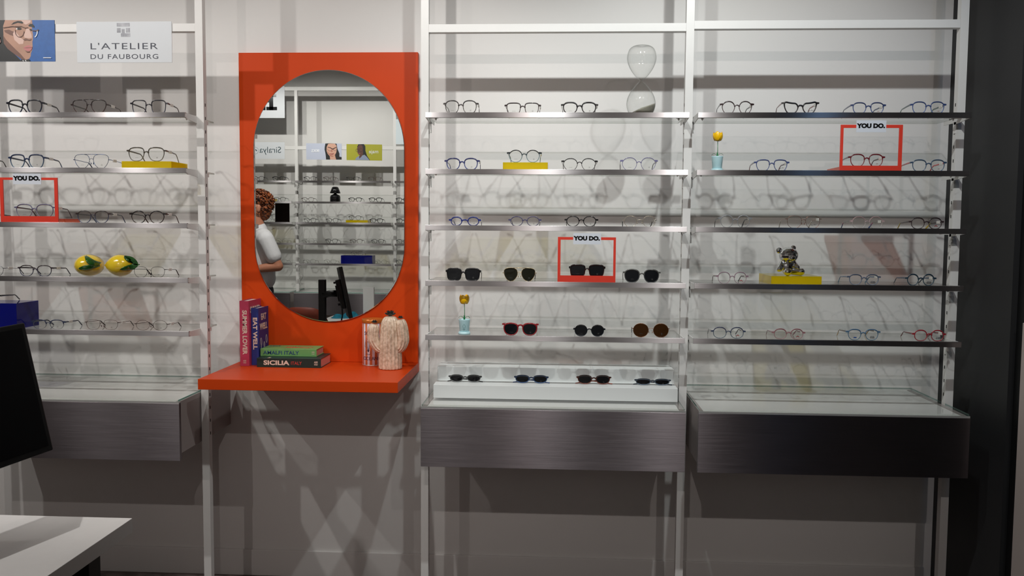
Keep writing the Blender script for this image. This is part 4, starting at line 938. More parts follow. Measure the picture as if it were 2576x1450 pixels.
# ------------------------------------------------------------------ books
def book(label, x0, x1, y0, y1, z0, z1, cov, pages, spine, flat=False, rz=0.0):
    """spine faces the room (-Y); flat: lying down"""
    r = thing('book', label, 'book', ((x0+x1)/2, (y0+y1)/2, z0), rz)
    L, D, H = (x1-x0)/2, (y1-y0)/2, z1-z0; c = 0.0022
    b = MB()
    if flat:
        b.box(-L, L, -D, D, 0, c); b.box(-L, L, -D, D, H-c, H); b.box(-L, L, -D, -D+c, c, H-c); b.build('cover', cov, r, bevel=0.0007)
        b = MB(); b.box(-L+0.003, L-0.003, -D+c, D-0.003, c, H-c); b.build('page_block', pages, r)
    else:
        b.box(-L, -L+c, -D, D, 0, H); b.box(L-c, L, -D, D, 0, H); b.box(-L+c, L-c, -D, -D+c, 0, H); b.build('cover', cov, r, bevel=0.0007)
        b = MB(); b.box(-L+c, L-c, -D+c, D-0.003, 0.003, H-0.004); b.build('page_block', pages, r)
    return r, L, D, H
wht = pbr('page_white', (0.72, 0.68, 0.62), 0.8); pkp = pbr('page_pink', srgb((214, 142, 130)), 0.8)
cream = pbr('ink_cream', srgb((226, 204, 188)), 0.6)
YB0 = YPAN-0.003
pink = pbr('book_pink', srgb((190, 60, 92)), 0.5, noise=0.02); blue = pbr('book_blue', srgb((34, 50, 124)), 0.5, noise=0.03)
r, L, D, H = book('pink book titled SUMMER LOVER standing at the left', -0.786, -0.7475, -0.181, YB0, DT, 1.222, pink, wht, 0)
fit_ = text('SUMMER LOVER', 0.0255, cream, (0.001, -D-0.0003, H*0.52), r, rot=(PI/2, PI/2, 0), bold=0.035); ww = [v.co.x for v in fit_.data.vertices]; fit_.scale.x = H*0.68/(max(ww)-min(ww))
text('ASS\nOU', 0.008, cream, (0, -D-0.0003, H*0.066), r, bold=0.02)
t_ = text('SUMMER', 0.034, cream, (L+0.0003, 0.002, H-0.040), r, rot=(PI/2, 0, PI/2), bold=0.04); ww = [v.co.x for v in t_.data.vertices]; t_.scale.x = 2*D*0.8/(max(ww)-min(ww))
r, L, D, H = book('dark blue book titled EAT WELL leaning beside the pink book', -0.7465, -0.7155, -0.157, YB0, DT, 1.190, blue, wht, 0)
t_ = text('EAT WELL', 0.0235, cream, (0.000, -D-0.0003, H*0.56), r, rot=(PI/2, PI/2, 0), bold=0.04); ww = [v.co.x for v in t_.data.vertices]; t_.scale.x = H*0.56/(max(ww)-min(ww))
for body, zz_, wd in (('EAT', 0.83, 0.50), ('WELL', 0.66, 0.74)):
    t_ = text(body, 0.036, cream, (L+0.0003, 0.0, H*zz_), r, rot=(PI/2, 0, PI/2), bold=0.035); ww = [v.co.x for v in t_.data.vertices]; t_.scale.x = 2*D*wd/(max(ww)-min(ww))
b = MB()
for (yy_, zz_, rr_) in ((-0.032, 0.40, 0.011), (0.006, 0.32, 0.010), (0.034, 0.42, 0.012)):
    b.sweep([(L+0.0004, yy_+rr_*0.7*math.cos(t*PI/5), H*zz_+rr_*1.5*math.sin(t*PI/5)) for t in range(10)], 0.0006, 6, closed=True, up=Vector((1, 0, 0)))
b.sweep([(L+0.0004, -0.032, H*0.33), (L+0.0004, -0.034, H*0.25)], 0.0006, 6, up=Vector((1, 0, 0))); b.build('cover_drawing', cream, r)
r, L, D, H = book('dark green book titled SICILIA ITALY lying under the green one', -0.7085, -0.4435, -0.203, -0.046, DT, 0.9915, pbr('book_dark_green', srgb((22, 46, 42)), 0.45), pkp, 0, flat=True)
t_ = text('SICILIA', 0.0245, cream, (-0.052, -D-0.0003, H*0.48), r, bold=0.035); ww = [v.co.x for v in t_.data.vertices]; t_.scale.x = 0.107/(max(ww)-min(ww))
t_ = text('ITALY', 0.019, pbr('ink_red', srgb((206, 62, 56)), 0.6), (0.031, -D-0.0003, H*0.46), r, bold=0.0); ww = [v.co.x for v in t_.data.vertices]; t_.scale.x = 0.044/(max(ww)-min(ww))
text('ASS\nOU', 0.0095, cream, (0.112, -D-0.0003, H*0.48), r, bold=0.02)
text('S', 0.03, cream, (-0.082, -D+0.005, H+0.0003), r, rot=(0, 0, 0))
r, L, D, H = book('green book titled AMALFI ITALY with red lobster on cover', -0.7095, -0.4745, -0.155, -0.040, 0.9920, 1.0225, pbr('book_green', srgb((108, 158, 92)), 0.45), pkp, 0, flat=True)
inkb = pbr('ink_blue', srgb((32, 62, 110)), 0.6)
t_ = text('AMALFI ITALY', 0.021, inkb, (-0.031, -D-0.0003, H*0.46), r, bold=0.01); ww = [v.co.x for v in t_.data.vertices]; t_.scale.x = 0.15/(max(ww)-min(ww))
text('ASS\nOU', 0.0075, cream, (0.103, -D-0.0003, H*0.48), r)
b = MB(); b.ball((0.005, -0.004, H), (0.034, 0.010, 0.0006), 20); b.sweep([(0.03, 0, H+0.0003), (0.06, 0.01, H+0.0003), (0.085, 0.0, H+0.0003)], [(0.0004, 0.005), (0.0004, 0.0035), (0.0004, 0.007)], 8)
b.sweep([(0.03, -0.005, H+0.0003), (0.055, -0.018, H+0.0003), (0.075, -0.02, H+0.0003)], [(0.0004, 0.003), (0.0004, 0.003), (0.0004, 0.006)], 8)
for k_ in range(5): b.sweep([(-0.02+k_*0.011, 0, H+0.0003), (-0.026+k_*0.011, 0.02, H+0.0003)], 0.0009, 6); b.sweep([(-0.02+k_*0.011, 0, H+0.0003), (-0.026+k_*0.011, -0.02, H+0.0003)], 0.0009, 6)
b.build('cover_drawing', pbr('lobster_red', srgb((204, 84, 62)), 0.5), r)
t_ = text('AMALFI', 0.028, inkb, (-0.084, 0.028, H+0.0003), r, rot=(0, 0, 0)); ww = [v.co.x for v in t_.data.vertices]; t_.scale.x = 0.045/(max(ww)-min(ww))
# ------------------------------------------------------------------ striped tin
tr = 0.0445; tc_ = (atY(938.5, 860, -0.085).x, -0.083); th_ = atY(938, 802, -0.083).z-DT
r = thing('storage_tin', 'striped round tin with orange lid behind the white cactus', 'tin', (tc_[0], tc_[1], DT))
m, nt, out = newmat('striped_tin'); bs = N(nt, 'ShaderNodeBsdfPrincipled'); bs.inputs['Roughness'].default_value = 0.35; nt.links.new(bs.outputs[0], out.inputs[0])
tc = N(nt, 'ShaderNodeTexCoord'); sx = N(nt, 'ShaderNodeSeparateXYZ'); nt.links.new(tc.outputs['Object'], sx.inputs[0])
at2 = N(nt, 'ShaderNodeMath', operation='ARCTAN2'); nt.links.new(sx.outputs[1], at2.inputs[0]); nt.links.new(sx.outputs[0], at2.inputs[1])
mu = N(nt, 'ShaderNodeMath', operation='MULTIPLY'); mu.inputs[1].default_value = 13; nt.links.new(at2.outputs[0], mu.inputs[0])
sn = N(nt, 'ShaderNodeMath', operation='SINE'); nt.links.new(mu.outputs[0], sn.inputs[0]); gt = N(nt, 'ShaderNodeMath', operation='GREATER_THAN'); gt.inputs[1].default_value = 0.05; nt.links.new(sn.outputs[0], gt.inputs[0])
mx = N(nt, 'ShaderNodeMix', data_type='RGBA'); mx.inputs[6].default_value = c4(srgb((196, 104, 62))); mx.inputs[7].default_value = c4(srgb((212, 200, 212))); nt.links.new(gt.outputs[0], mx.inputs[0]); nt.links.new(mx.outputs[2], bs.inputs['Base Color'])
lid_m = pbr('copper_orange_lid', srgb((206, 118, 44)), 0.3, metal=0.3)
b = MB(); b.lathe([(tr*0.96, 0), (tr*0.985, 0.002), (tr*0.985, th_-0.016)], n=64); b.build('tin_body', m, r)
b = MB(); b.lathe([(tr*1.0, 0.0), (tr*1.01, 0.0015), (tr*1.0, 0.003)], n=64); b.lathe([(tr*0.99, th_-0.018), (tr*1.01, th_-0.0165), (tr*0.985, th_-0.015)], n=64); b.build('rolled_rim', M['trim'], r)
b = MB(); b.lathe([(tr*1.0, th_-0.0165), (tr*1.035, th_-0.015), (tr*1.035, th_-0.001), (tr*1.0, th_), (tr*0.94, th_), (tr*0.92, th_-0.0015), (0.0005, th_-0.0015)], n=64); b.build('lid', lid_m, r)
inkv = pbr('ink_violet', srgb((58, 36, 70)), 0.5)
def on_tin(body, size, a0, da, z):
    for i, ch in enumerate(body):
        if ch == ' ': continue
        a = a0+da*i
        text(ch, size, inkv, (tr*0.99*math.sin(a), -tr*0.99*math.cos(a), z), r, rot=(PI/2, 0, a), name='tin_letter', bold=-0.005)
on_tin('SOUL', 0.021, -0.60, 0.30, th_*0.70); on_tin('OCEAN', 0.021, -0.68, 0.29, th_*0.155)
b = MB()
def tp(a, z, e=0.0004): return (tr*(0.985)*math.sin(a)+e*math.sin(a), -(tr*0.985+e)*math.cos(a), z)
for k_ in range(6):
    b.sweep([tp(-0.28+0.01*k_, th_*0.30), tp(-0.55-0.12+k_*0.13, th_*(0.42+0.03*k_)), tp(-0.62+k_*0.15, th_*(0.50+0.015*k_)), tp(-0.45+k_*0.13, th_*0.60)], 0.0005, 6)
b.sweep([tp(-0.28+0.26*math.cos(t*PI/8), th_*(0.29+0.05*math.sin(t*PI/8))) for t in range(16)], 0.0005, 6, closed=True); b.sweep([tp(-0.6, th_*0.24), tp(-0.3, th_*0.26), tp(0.05, th_*0.23)], 0.0005, 6)
b.build('shell_drawing', inkv, r)
# ------------------------------------------------------------------ ceramic cactus
yc = -0.188; cc = atY(982, 900, yc); ch_ = atY(980, 795, yc).z-DT; rb = (atY(1011.4, 900, yc).x-atY(953, 900, yc).x)/2
r = thing('ceramic_cactus', 'white ribbed ceramic cactus with dark flowers on orange shelf', 'ornament', (cc.x, yc, DT))
cer = pbr('cream_ceramic', srgb((222, 200, 178)), 0.3, noise=0.12, nscale=90, coat=0.3, col2=srgb((190, 164, 140)))
b = MB(); pr = [(0.88, 0), (0.98, 0.01), (1.0, 0.05), (0.99, 0.3), (0.93, 0.5), (0.86, 0.7), (0.80, 0.84), (0.66, 0.93), (0.42, 0.985), (0.1, 1.0)]
pp = rail_path([(a_, 0, c_) for a_, c_ in pr], 3)
b.lathe([(p.x*rb, p.z*ch_) for p in pp], n=144, ridge=0.10, rn=18)
b.build('trunk', cer, r)
arms = [([( -rb*0.6, -0.005, ch_*0.34), (-rb*1.05, -0.008, ch_*0.40), (-rb*1.42, -0.008, ch_*0.56), (-rb*1.42, -0.008, ch_*0.72), (-rb*1.32, -0.008, ch_*0.845)], 0.024, -1),
        ([(rb*0.6, -0.006, ch_*0.36), (rb*0.95, -0.01, ch_*0.42), (rb*1.12, -0.01, ch_*0.56), (rb*1.05, -0.01, ch_*0.74), (rb*0.92, -0.01, ch_*0.94)], 0.026, 1)]
for pts_, ra_, s in arms:
    P_ = rail_path(pts_, 7); m_ = len(P_)
    rads = [ra_*(0.62+0.38*min(1, i/m_*2.2))*(1 if i < m_*0.72 else math.sqrt(max(0.02, 1-((i/m_-0.72)/0.285)**2))) for i in range(m_)]
    b = MB(); b.sweep(P_, rads, 84, ridge=0.13, rn=12, up=Vector((0, 1, 0))); b.build('arm', cer, r)
fm = pbr('dark_glaze', (0.012, 0.014, 0.010), 0.12, coat=0.6)
for (fx, fy, fz, fs) in ((0, 0, ch_*0.985+0.007, 1.18), (arms[0][0][-1][0], -0.008, ch_*0.865+0.002, 0.66), (arms[1][0][-1][0], -0.01, ch_*0.955+0.002, 0.62)):
    b = MB(); R_ = 0.0175*fs
    for lay, (k_, rr_, up_) in enumerate(((9, 1.0, 0.35), (6, 0.62, 0.8))):
        for q in range(k_):
            a = 2*PI*q/k_+lay*0.3; d = Vector((math.cos(a), math.sin(a), 0)); b.sweep([d*R_*0.15, d*R_*0.6*rr_+Vector((0, 0, R_*up_*0.35)), d*R_*rr_*1.05+Vector((0, 0, R_*up_))], [(R_*0.12, R_*0.15), (R_*0.20, R_*0.42), (R_*0.10, R_*0.22)], 8)
    b.ball((0, 0, R_*0.1), (R_*0.6, R_*0.6, R_*0.3), 14); fo = b.build('flower', fm, r); fo.location = (fx, fy, fz)
# ------------------------------------------------------------------ near desk and monitor
r = thing('desk', 'white desk with dark leg in the lower left foreground', 'desk', (-1.3, -2.1, 0))
b = MB(); b.box(-1.95+1.3, -0.622+1.3, -2.72+2.1, -1.437+2.1, 0.70, 0.74); b.build('desktop', M['desk'], r, bevel=0.001)
for sx_2, sy_2 in ((1, 1), (-1, 1), (1, -1), (-1, -1)):
    b = MB(); xx = 0.57 if sx_2 > 0 else -0.6; yy_ = 0.60 if sy_2 > 0 else -0.55; b.box(xx-0.035, xx+0.035, yy_-0.03, yy_+0.03, 0, 0.70); b.build('leg', M['black'], r, bevel=0.002)
MY = -1.62
Tp, Bp = atY(62, 812, MY), atY(135, 1132, MY)
Bn = atZ(0, 1170.5, Bp.z); du = (Bn-Bp); du.z = 0; du.normalize()
up_m = (Tp-Bp); mhh = up_m.length; up_m.normalize(); du = (du-up_m*du.dot(up_m)).normalized(); nrm = du.cross(up_m).normalized()
if nrm.dot(CAM-Bp) < 0: nrm = -nrm
mwid = 0.50
ctr = Bp+du*(mwid/2)+up_m*(mhh/2)
Mx = Matrix(((du.x, up_m.x, nrm.x, ctr.x), (du.y, up_m.y, nrm.y, ctr.y), (du.z, up_m.z, nrm.z, ctr.z), (0, 0, 0, 1)))
if Mx.to_3x3().determinant() < 0: Mx = Matrix(((-du.x, up_m.x, nrm.x, ctr.x), (-du.y, up_m.y, nrm.y, ctr.y), (-du.z, up_m.z, nrm.z, ctr.z), (0, 0, 0, 1)))
pole_xy = ctr-nrm*0.15; pole_xy.z = 0.74
r = thing('computer_monitor', 'black tilted computer monitor at the left edge of the photo', 'monitor', (pole_xy.x, pole_xy.y, 0.74))
Mr = Matrix.Translation(-r.location)@Mx
b = MB(); b.box(-mwid/2, mwid/2, -mhh/2, mhh/2, -0.022, 0); b.build('panel_housing', M['black'], r, bevel=0.003, xf=Mr)
b = MB(); b.box(-mwid/2+0.012, mwid/2-0.012, -mhh/2+0.014, mhh/2-0.012, 0.0001, 0.0006); b.build('screen', M['screen'], r, xf=Mr)
b = MB(); b.box(-0.10, 0.10, -0.10, 0.085, -0.052, -0.022); b.build('rear_housing', M['black'], r, bevel=0.006, xf=Mr)
b = MB(); b.box(-0.05, 0.05, -0.05, 0.05, -0.06, -0.052)
for sx_2 in (-1, 1):
    for sy_2 in (-1, 1): b.box(sx_2*0.04-0.006, sx_2*0.04+0.006, sy_2*0.07-0.006, sy_2*0.07+0.006, -0.066, -0.052)
b.build('mount_plate', M['black'], r, xf=Mr)
b = MB(); hb = Mr @ Vector((0, 0.0, -0.058)); b.sweep([hb, hb*0.5+Vector((0, 0, hb.z*0.5)), (0, 0, hb.z-0.01)], [(0.022, 0.026)]*3, 12); b.build('arm', M['black'], r)
b = MB(); b.box(-0.022, 0.022, -0.017, 0.017, 0.012, hb.z+0.09); b.build('pole', M['black'], r, bevel=0.004)
r.rotation_euler = (0, 0, 0)
b = MB(); b.lathe([(0.115, 0), (0.118, 0.003), (0.115, 0.010), (0.03, 0.014)], n=40); b.build('base', M['black'], r)
for k_ in range(2):
    b = MB(); s0 = Mr @ Vector((0.03-0.06*k_, -0.09, -0.045)); b.sweep(rail_path([s0, s0+Vector((0.0, 0.01, -0.08)), Vector((s0.x*0.6-0.01, s0.y+0.02, s0.z-0.2)), Vector((s0.x*0.35, s0.y+0.05*k_, 0.02)), Vector((0.02*k_, s0.y+0.1, 0.004))], 5), 0.0033, 8); b.build('cable', M['black'], r)
# ------------------------------------------------------------------ opposite wall (seen in the mirror)
OPX = [-3.147, -2.147, -1.144, -0.144]; ODZ = 0.03; OYP, OYS, OYB = YB+0.323, YB+0.434, YB+0.15
for x, l in zip(OPX, ['far end beside the mirror-seen bays', 'left of the opposite centre bay', 'right of the opposite centre bay', 'last at the right end']):
    upright(x, OYP, 2.926, 'white slotted upright on the opposite wall, ' + l, -1, ODZ)
for i in range(3):
    xa, xb = OPX[i]+0.0147, OPX[i+1]-0.0147; nm = ['left', 'centre', 'right'][i]
    rail(xa, xb, OYP, -1, 2.30, 2.335, f'white rail holding signs across the {nm} bay of opposite wall', 'opposite wall rails')
    rail(xa, xb, OYP, -1, 2.889, 2.926, f'white top rail of the {nm} bay on opposite wall', 'opposite wall rails')
    for k in range(5):
        shelf(OPX[i]+0.019, OPX[i+1]-0.019, SZ[k]+ODZ, f'glass shelf with metal edge, {ORD[k]} in {nm} bay of opposite wall', OYS, OYB, OYP, -1, 'glass shelves on the opposite wall')
    drawer(OPX[i]+0.02, OPX[i+1]-0.02, DR0, DR1-0.005, YB+0.5227, YB, f'grey metal drawer unit under {nm} bay of opposite wall', -1, 'drawer units on the opposite wall')
b = MB(); b.box(XL, XR, YB, YB+0.012, 0, 0.115); struct('baseboard_front', b, M['wall'])
# glasses there: four kinds, copied
zo = lambda k: SZ[k]+ODZ-0.0025
OG = OYS-0.034
protos = [frame_glasses('x', (0, 0, 0), W=0.134, H=0.046, shape='panto', mat=A(blk), t=0.003, tagged=False, logo=''),
          frame_glasses('x', (0, 0, 0), W=0.134, H=0.045, shape='panto', mat=A((62, 40, 36), (96, 70, 60)), t=0.0028, tagged=False, logo=''),
          frame_glasses('x', (0, 0, 0), W=0.142, H=0.046, shape='soft', mat=A((14, 14, 18)), t=0.0045, tagged=False, logo='', tw=1.2),
          frame_glasses('x', (0, 0, 0), W=0.134, H=0.044, shape='round', mat=metal((90, 86, 84)), metal_=True, t=0.0015, tagged=False, logo='')]
used = [False]*4
olist = [(0, 0, 651, 0, 'grey round-rimmed'), (0, 0, 703, 2, 'thick black'), (0, 0, 781, 0, 'black'), (0, 0, 830, 1, 'brown'), (0, 0, 888, 0, 'black angular'), (0, 0, 943, 1, 'dark brown'),
         (1, 0.028, 655, 3, 'thin metal'), (1, 0, 704, 0, 'dark square'), (1, 0, 775, 1, 'brown'), (1, 0, 894, 2, 'thick black'), (1, 0, 945, 2, 'bold black'), (1, 0, 1013, 2, 'thick black'),
         (2, 0, 668, 3, 'thin wire'), (2, 0, 780, 0, 'black'), (2, 0, 836, 0, 'black thin'), (2, 0.028, 893, 0, 'black'), (2, 0, 947, 2, 'thick black'), (2, 0, 1014, 2, 'thick black'),
         (3, 0, 708, 3, 'thin metal'), (3, 0, 775, 3, 'very thin'), (3, 0, 834, 0, 'black'), (3, 0, 896, 1, 'brown tortoise'), (3, 0, 950, 0, 'black'), (3, 0, 1013, 0, 'black'),
         (4, 0, 706, 3, 'thin metal'), (4, 0, 778, 3, 'thin metal'), (4, 0, 830, 3, 'wire'), (4, 0.085, 898, 3, 'thin metal'), (4, 0, 958, 3, 'very thin'), (4, 0, 1012, 0, 'black')]
for k, dz_, px, kind_, d_ in olist:
    x = mir(px, 560, OG).x
    bay = 'left' if x < OPX[1] else ('centre' if x < OPX[2] else 'right')
    same = [q for q in olist if q[0] == k and ((mir(q[2], 560, OG).x < OPX[1]) == (x < OPX[1])) and ((mir(q[2], 560, OG).x < OPX[2]) == (x < OPX[2]))]
    pos = ['first', 'second', 'third', 'fourth'][sorted(q[2] for q in same).index(px)] if len(same) > 1 else 'only one'
    o = protos[kind_] if not used[kind_] else copy_tree(protos[kind_]); used[kind_] = True
    o.location = (x, OG, zo(k)+dz_); o.rotation_euler = (0, 0, PI)
    o['label'] = f'{d_} eyeglasses in mirror, {bay} bay, {ORD[k]} shelf, {pos}' + (' on riser' if dz_ else ''); o['group'] = 'eyeglasses on the opposite wall'
def obox(label, xa, xb, k, h, mat, d=0.145, grp='risers on the opposite wall'):
    a_, c_ = mir(xa, 560, OYS-0.02).x, mir(xb, 560, OYS-0.02).x
    acrylic_box(label, a_, c_, OYS-0.02-d, OYS-0.02, zo(k), h, mat, grp)
obox('small yellow riser box on the opposite wall behind the person', 640, 686, 1, 0.028, M['yellow_ac'])
obox('small yellow riser box on third shelf of the opposite centre bay', 870, 925, 2, 0.028, M['yellow_ac'])
obox('deep blue riser box with glasses on top on opposite wall', 857, 936, 4, 0.085, M['blue_ac'])
# table lamp and small square mirror
lx = mir(841, 500, OG).x; r = thing('table_lamp', 'small black mushroom table lamp on the opposite second shelf', 'lamp', (lx, OYS-0.07, zo(1)))
b = MB(); b.lathe([(0.048, 0), (0.052, 0.004), (0.052, 0.05), (0.046, 0.066), (0.02, 0.078), (0.012, 0.084), (0.012, 0.1)], n=32); b.build('lamp_base', M['blackgloss'], r)
b = MB(); b.lathe([(0.053, 0.088), (0.054, 0.09), (0.031, 0.147), (0.02, 0.153), (0.0005, 0.1535)], n=32, cap=False); b.build('lamp_shade', M['blackgloss'], r)
sx0, sx1 = mir(692, 533, OYS-0.05).x, mir(728, 533, OYS-0.05).x; sz1 = mir(710, 511, OYS-0.05).z
r = thing('tabletop_mirror', 'small square mirror with painted dark reflection on the opposite third shelf', 'mirror', ((sx0+sx1)/2, OYS-0.05, zo(2)))
w_ = (sx1-sx0)/2; b = MB(); b.box(-w_, w_, -0.008, 0, 0, sz1-zo(2)); b.build('backing', M['black'], r, bevel=0.001)
b = MB(); b.box(-w_+0.003, w_-0.003, 0.0002, 0.0008, 0.003, sz1-zo(2)-0.003); b.build('mirror_glass', pbr('mirror_painted_reflection', (0.05, 0.035, 0.03), 0.12, metal=1), r)  # dark brown colour stands in for the head this mirror reflects
b = MB(); b.box(-w_, w_, -0.03, 0.03, -0.0005, 0.003); b.build('foot', M['trim'], r)
# signs
OY = OYP+0.004
def osign(name, label, x0, x1, y0, y1, mat, parts, cat='sign'):
    a_, c_ = mir(x0, (y0+y1)/2, OY), mir(x1, (y0+y1)/2, OY); z1 = mir((x0+x1)/2, y0, OY).z; z0 = mir((x0+x1)/2, y1, OY).z
    r = thing(name, label, cat, ((a_.x+c_.x)/2, OY, z0)); b = MB(); b.box(a_.x-r.location.x, c_.x-r.location.x, -0.003, 0, 0, z1-z0); b.build('sign_board', mat, r)
    for (body, size, m_, px, py, xs, bd) in parts:
        p_ = mir(px, py, OY); text(body, size, m_, (p_.x-r.location.x, 0.0004, p_.z-z0), r, rot=(PI/2, 0, PI), xs=xs, bold=bd)
    return r, z0
palec = pbr('sign_pale', (0.66, 0.69, 0.72), 0.45); lilac = pbr('sign_lilac', (0.50, 0.54, 0.66), 0.45); olive = pbr('sign_olive', srgb((166, 164, 40)), 0.5)
inkt = pbr('ink_teal', srgb((40, 66, 74)), 0.5); inkw = pbr('ink_white', (0.82, 0.84, 0.88), 0.5)
r, z0 = osign('brand_sign', 'pale sign with one dark serif word, left in the mirror', 628, 716, 358, 400, palec, [('Siralya', 0.088, inkt, 680, 378, 1.0, -0.004)])
p_ = mir(642, 379, OY); b = MB(); b.sweep([(p_.x-r.location.x+0.034*math.cos(t*PI/12), 0.0006, p_.z-z0+0.034*math.sin(t*PI/12)) for t in range(24)], 0.0009, 6, closed=True); b.ball((p_.x-r.location.x+0.01, 0.0004, p_.z-z0+0.004), (0.013, 0.0004, 0.005), 10, rot=Matrix.Rotation(0.8, 3, 'Y')); b.build('logo_mark', inkt, r)
osign('brand_sign', 'big white sign with a black slab letter high on opposite wall', 560, 716, 217, 297, palec, [])
b = MB(); r = [o for o in S.objects if o.get('label', '').startswith('big white sign')][0]
for (xa, xb, ya_, yb2_) in ((677, 687.5, 236, 277.5), (670, 695, 236, 244), (670, 697, 269, 277.5), (652, 668, 268, 277.5), (655, 677, 236, 242), (655, 677, 252, 258), (650, 658, 238, 256), (656, 664, 258, 270)):
    p0_, p1_ = mir(xa, ya_, OY), mir(xb, yb2_, OY); b.box(p0_.x-r.location.x, p1_.x-r.location.x, 0.0003, 0.0009, p1_.z-r.location.z, p0_.z-r.location.z)
b.build('letter_shape', M['blackgloss'], r)
osign('brand_sign', 'pale blue sign at the right edge of the mirror reflection', 996, 1070, 300, 363, pbr('sign_ice', (0.62, 0.70, 0.74), 0.45), [])
cvm = lambda x, y_: mir(x, y_, OY)
z9 = lambda L_: [(760+x/9.908, 350+y/9.908) for x, y in L_]
hairm, skin1, skin2 = pm[1], pbr('print_skin_pale', srgb((206, 160, 138)), 0.5), pbr('print_skin_deep', srgb((92, 58, 46)), 0.5)
shirt, frm, lipm, skin3 = pbr('print_shirt', srgb((146, 158, 184)), 0.5, noise=0.3, nscale=300), pbr('print_frame', srgb((56, 30, 34)), 0.5), pbr('print_lips', srgb((150, 76, 70)), 0.5), pbr('print_blush', srgb((176, 118, 100)), 0.5)
pm2 = [lilac, hairm, skin1, frm, lipm, skin3, inkw]
P2 = [(0, z9([(100, 105), (985, 112), (985, 515), (105, 512)])), (1, z9([(580, 112), (700, 105), (860, 118), (880, 240), (930, 360), (930, 440), (985, 450), (985, 514), (598, 512), (585, 380), (560, 260), (565, 190)])),
      (2, z9([(650, 120), (700, 112), (820, 118), (858, 170), (865, 260), (850, 340), (820, 400), (830, 450), (850, 512), (700, 512), (690, 430), (640, 370), (610, 300), (612, 200)])),
      (5, z9([(620, 300), (650, 360), (700, 430), (760, 446), (820, 400), (840, 350), (790, 420), (720, 400)])), (3, z9([(640, 195), (700, 205), (760, 240), (850, 196), (866, 205), (770, 262), (755, 262), (690, 222), (640, 212)])),
      (3, z9(arc(690, 250, 56, 50, 0, PI*1.0, 7))), (3, z9(arc(820, 245, 46, 50, 0, PI*1.0, 7))), (5, z9([(735, 255), (755, 260), (760, 320), (730, 325), (718, 312)])), (4, z9([(690, 355), (740, 365), (800, 350), (780, 385), (740, 392), (710, 380)]))]
b = poster('p', '', None, None, P2, pm2, Y=OY, conv=cvm); o = b.build('brand_poster', pm2); tag(o, 'lilac poster of a smiling dark-haired face seen in the mirror', 'poster')
t_ = text('IKKS', 0.040, inkw, mir(793.5, 380, OY)+Vector((0, 0.002, 0)), o, rot=(PI/2, 0, PI), bold=0.03)
pm3 = [olive, hairm, skin2, frm, lipm, shirt]
P3 = [(0, z9([(1105, 125), (1992, 138), (1992, 540), (1108, 525)])), (1, z9([(1400, 130), (1540, 126), (1575, 180), (1580, 300), (1620, 420), (1690, 525), (1620, 530), (1530, 440), (1450, 300), (1370, 200)])),
      (5, z9([(1320, 522), (1345, 470), (1430, 410), (1440, 440), (1550, 390), (1600, 430), (1660, 500), (1680, 530)])), (2, z9([(1400, 170), (1440, 140), (1500, 160), (1520, 260), (1520, 380), (1480, 440), (1425, 490), (1420, 440), (1440, 400), (1410, 390), (1385, 350), (1370, 250)])),
      (3, z9(arc(1375, 280, 38, 42, 0, PI, 8))), (3, z9(arc(1375, 280, 38, 42, PI, PI*2, 8))), (3, z9(arc(1468, 278, 46, 44, 0, PI, 8))), (3, z9(arc(1468, 278, 46, 44, PI, PI*2, 8))), (4, z9([(1400, 355), (1430, 350), (1460, 358), (1440, 378), (1412, 376)]))]
b = poster('p', '', None, None, P3, pm3, Y=OY, conv=cvm); o = b.build('brand_poster', pm3); tag(o, 'olive yellow poster of a long-haired face in round glasses', 'poster')
text('maje', 0.052, inkw, mir(940, 382, OY)+Vector((0, 0.002, 0)), o, rot=(PI/2, 0, PI), bold=0.0)
# far desk, cloth, panel, chair
r = thing('desk', 'white desk in the middle of the shop seen at mirror bottom', 'desk', (-1.0, -3.72, 0))
b = MB(); b.box(-0.475, 0.5, -0.36, 0.32, 0.70, 0.74); b.build('desktop', M['desk'], r, bevel=0.001)
for sx_2, sy_2 in ((1, 1), (-1, 1), (1, -1), (-1, -1)):
    b = MB(); b.box(sx_2*0.42-0.03, sx_2*0.42+0.03, sy_2*0.27-0.03, sy_2*0.27+0.03, 0, 0.70); b.build('leg', M['black'], r)
b = MB(); n_ = 44; x0_, x1_, y0_, y1_ = -1.44, -1.18, -3.98, -3.78
def ch(x, y_): return 0.006+0.045*max(0, math.sin(x*31+y_*17)*math.cos(y_*37-x*9))*max(0, 1-abs((x+1.28)/0.16)**3)+0.012*max(0, math.sin(x*80+y_*55))
vs = []
for i in range(n_+1):
    for j in range(n_+1):
        u, v_ = i/n_, j/n_; x = x0_+(x1_-x0_)*u+0.012*math.sin(v_*9); y_ = y0_+(y1_-y0_)*v_+0.015*math.sin(u*8); e = min(1, 8*min(u, 1-u, v_, 1-v_)); vs.append((x, y_, 0.7405+max(0.001, ch(x, y_)*e)))
m0 = len(vs); fs = []
for i in range(n_):
    for j in range(n_): q = i*(n_+1)+j; fs.append((q, q+n_+1, q+n_+2, q+1))
b.add(vs, fs, 0, True); o = b.build('cleaning_cloth', pbr('teal_microfibre', srgb((26, 124, 150)), 0.9, noise=0.15, nscale=30)); so = o.modifiers.new('t', 'SOLIDIFY'); so.thickness = 0.0008; so.offset = 1
tag(o, 'crumpled teal cleaning cloth on the white desk in the mirror', 'cloth')
b = MB(); b.box(-0.055, 0.055, -0.006, 0.006, 0, 0.262); o = b.build('divider_panel', M['desk'], bevel=0.001); o.location = (-1.135, -3.93, 0.7403); o.rotation_euler = (0, 0, 0.35); tag(o, 'small white upright divider panel on the desk in the mirror', 'panel')
r = thing('desk_chair', 'rust brown shell chair beside the far desk in the mirror', 'chair', (-1.44, -3.2, 0), 0.0)
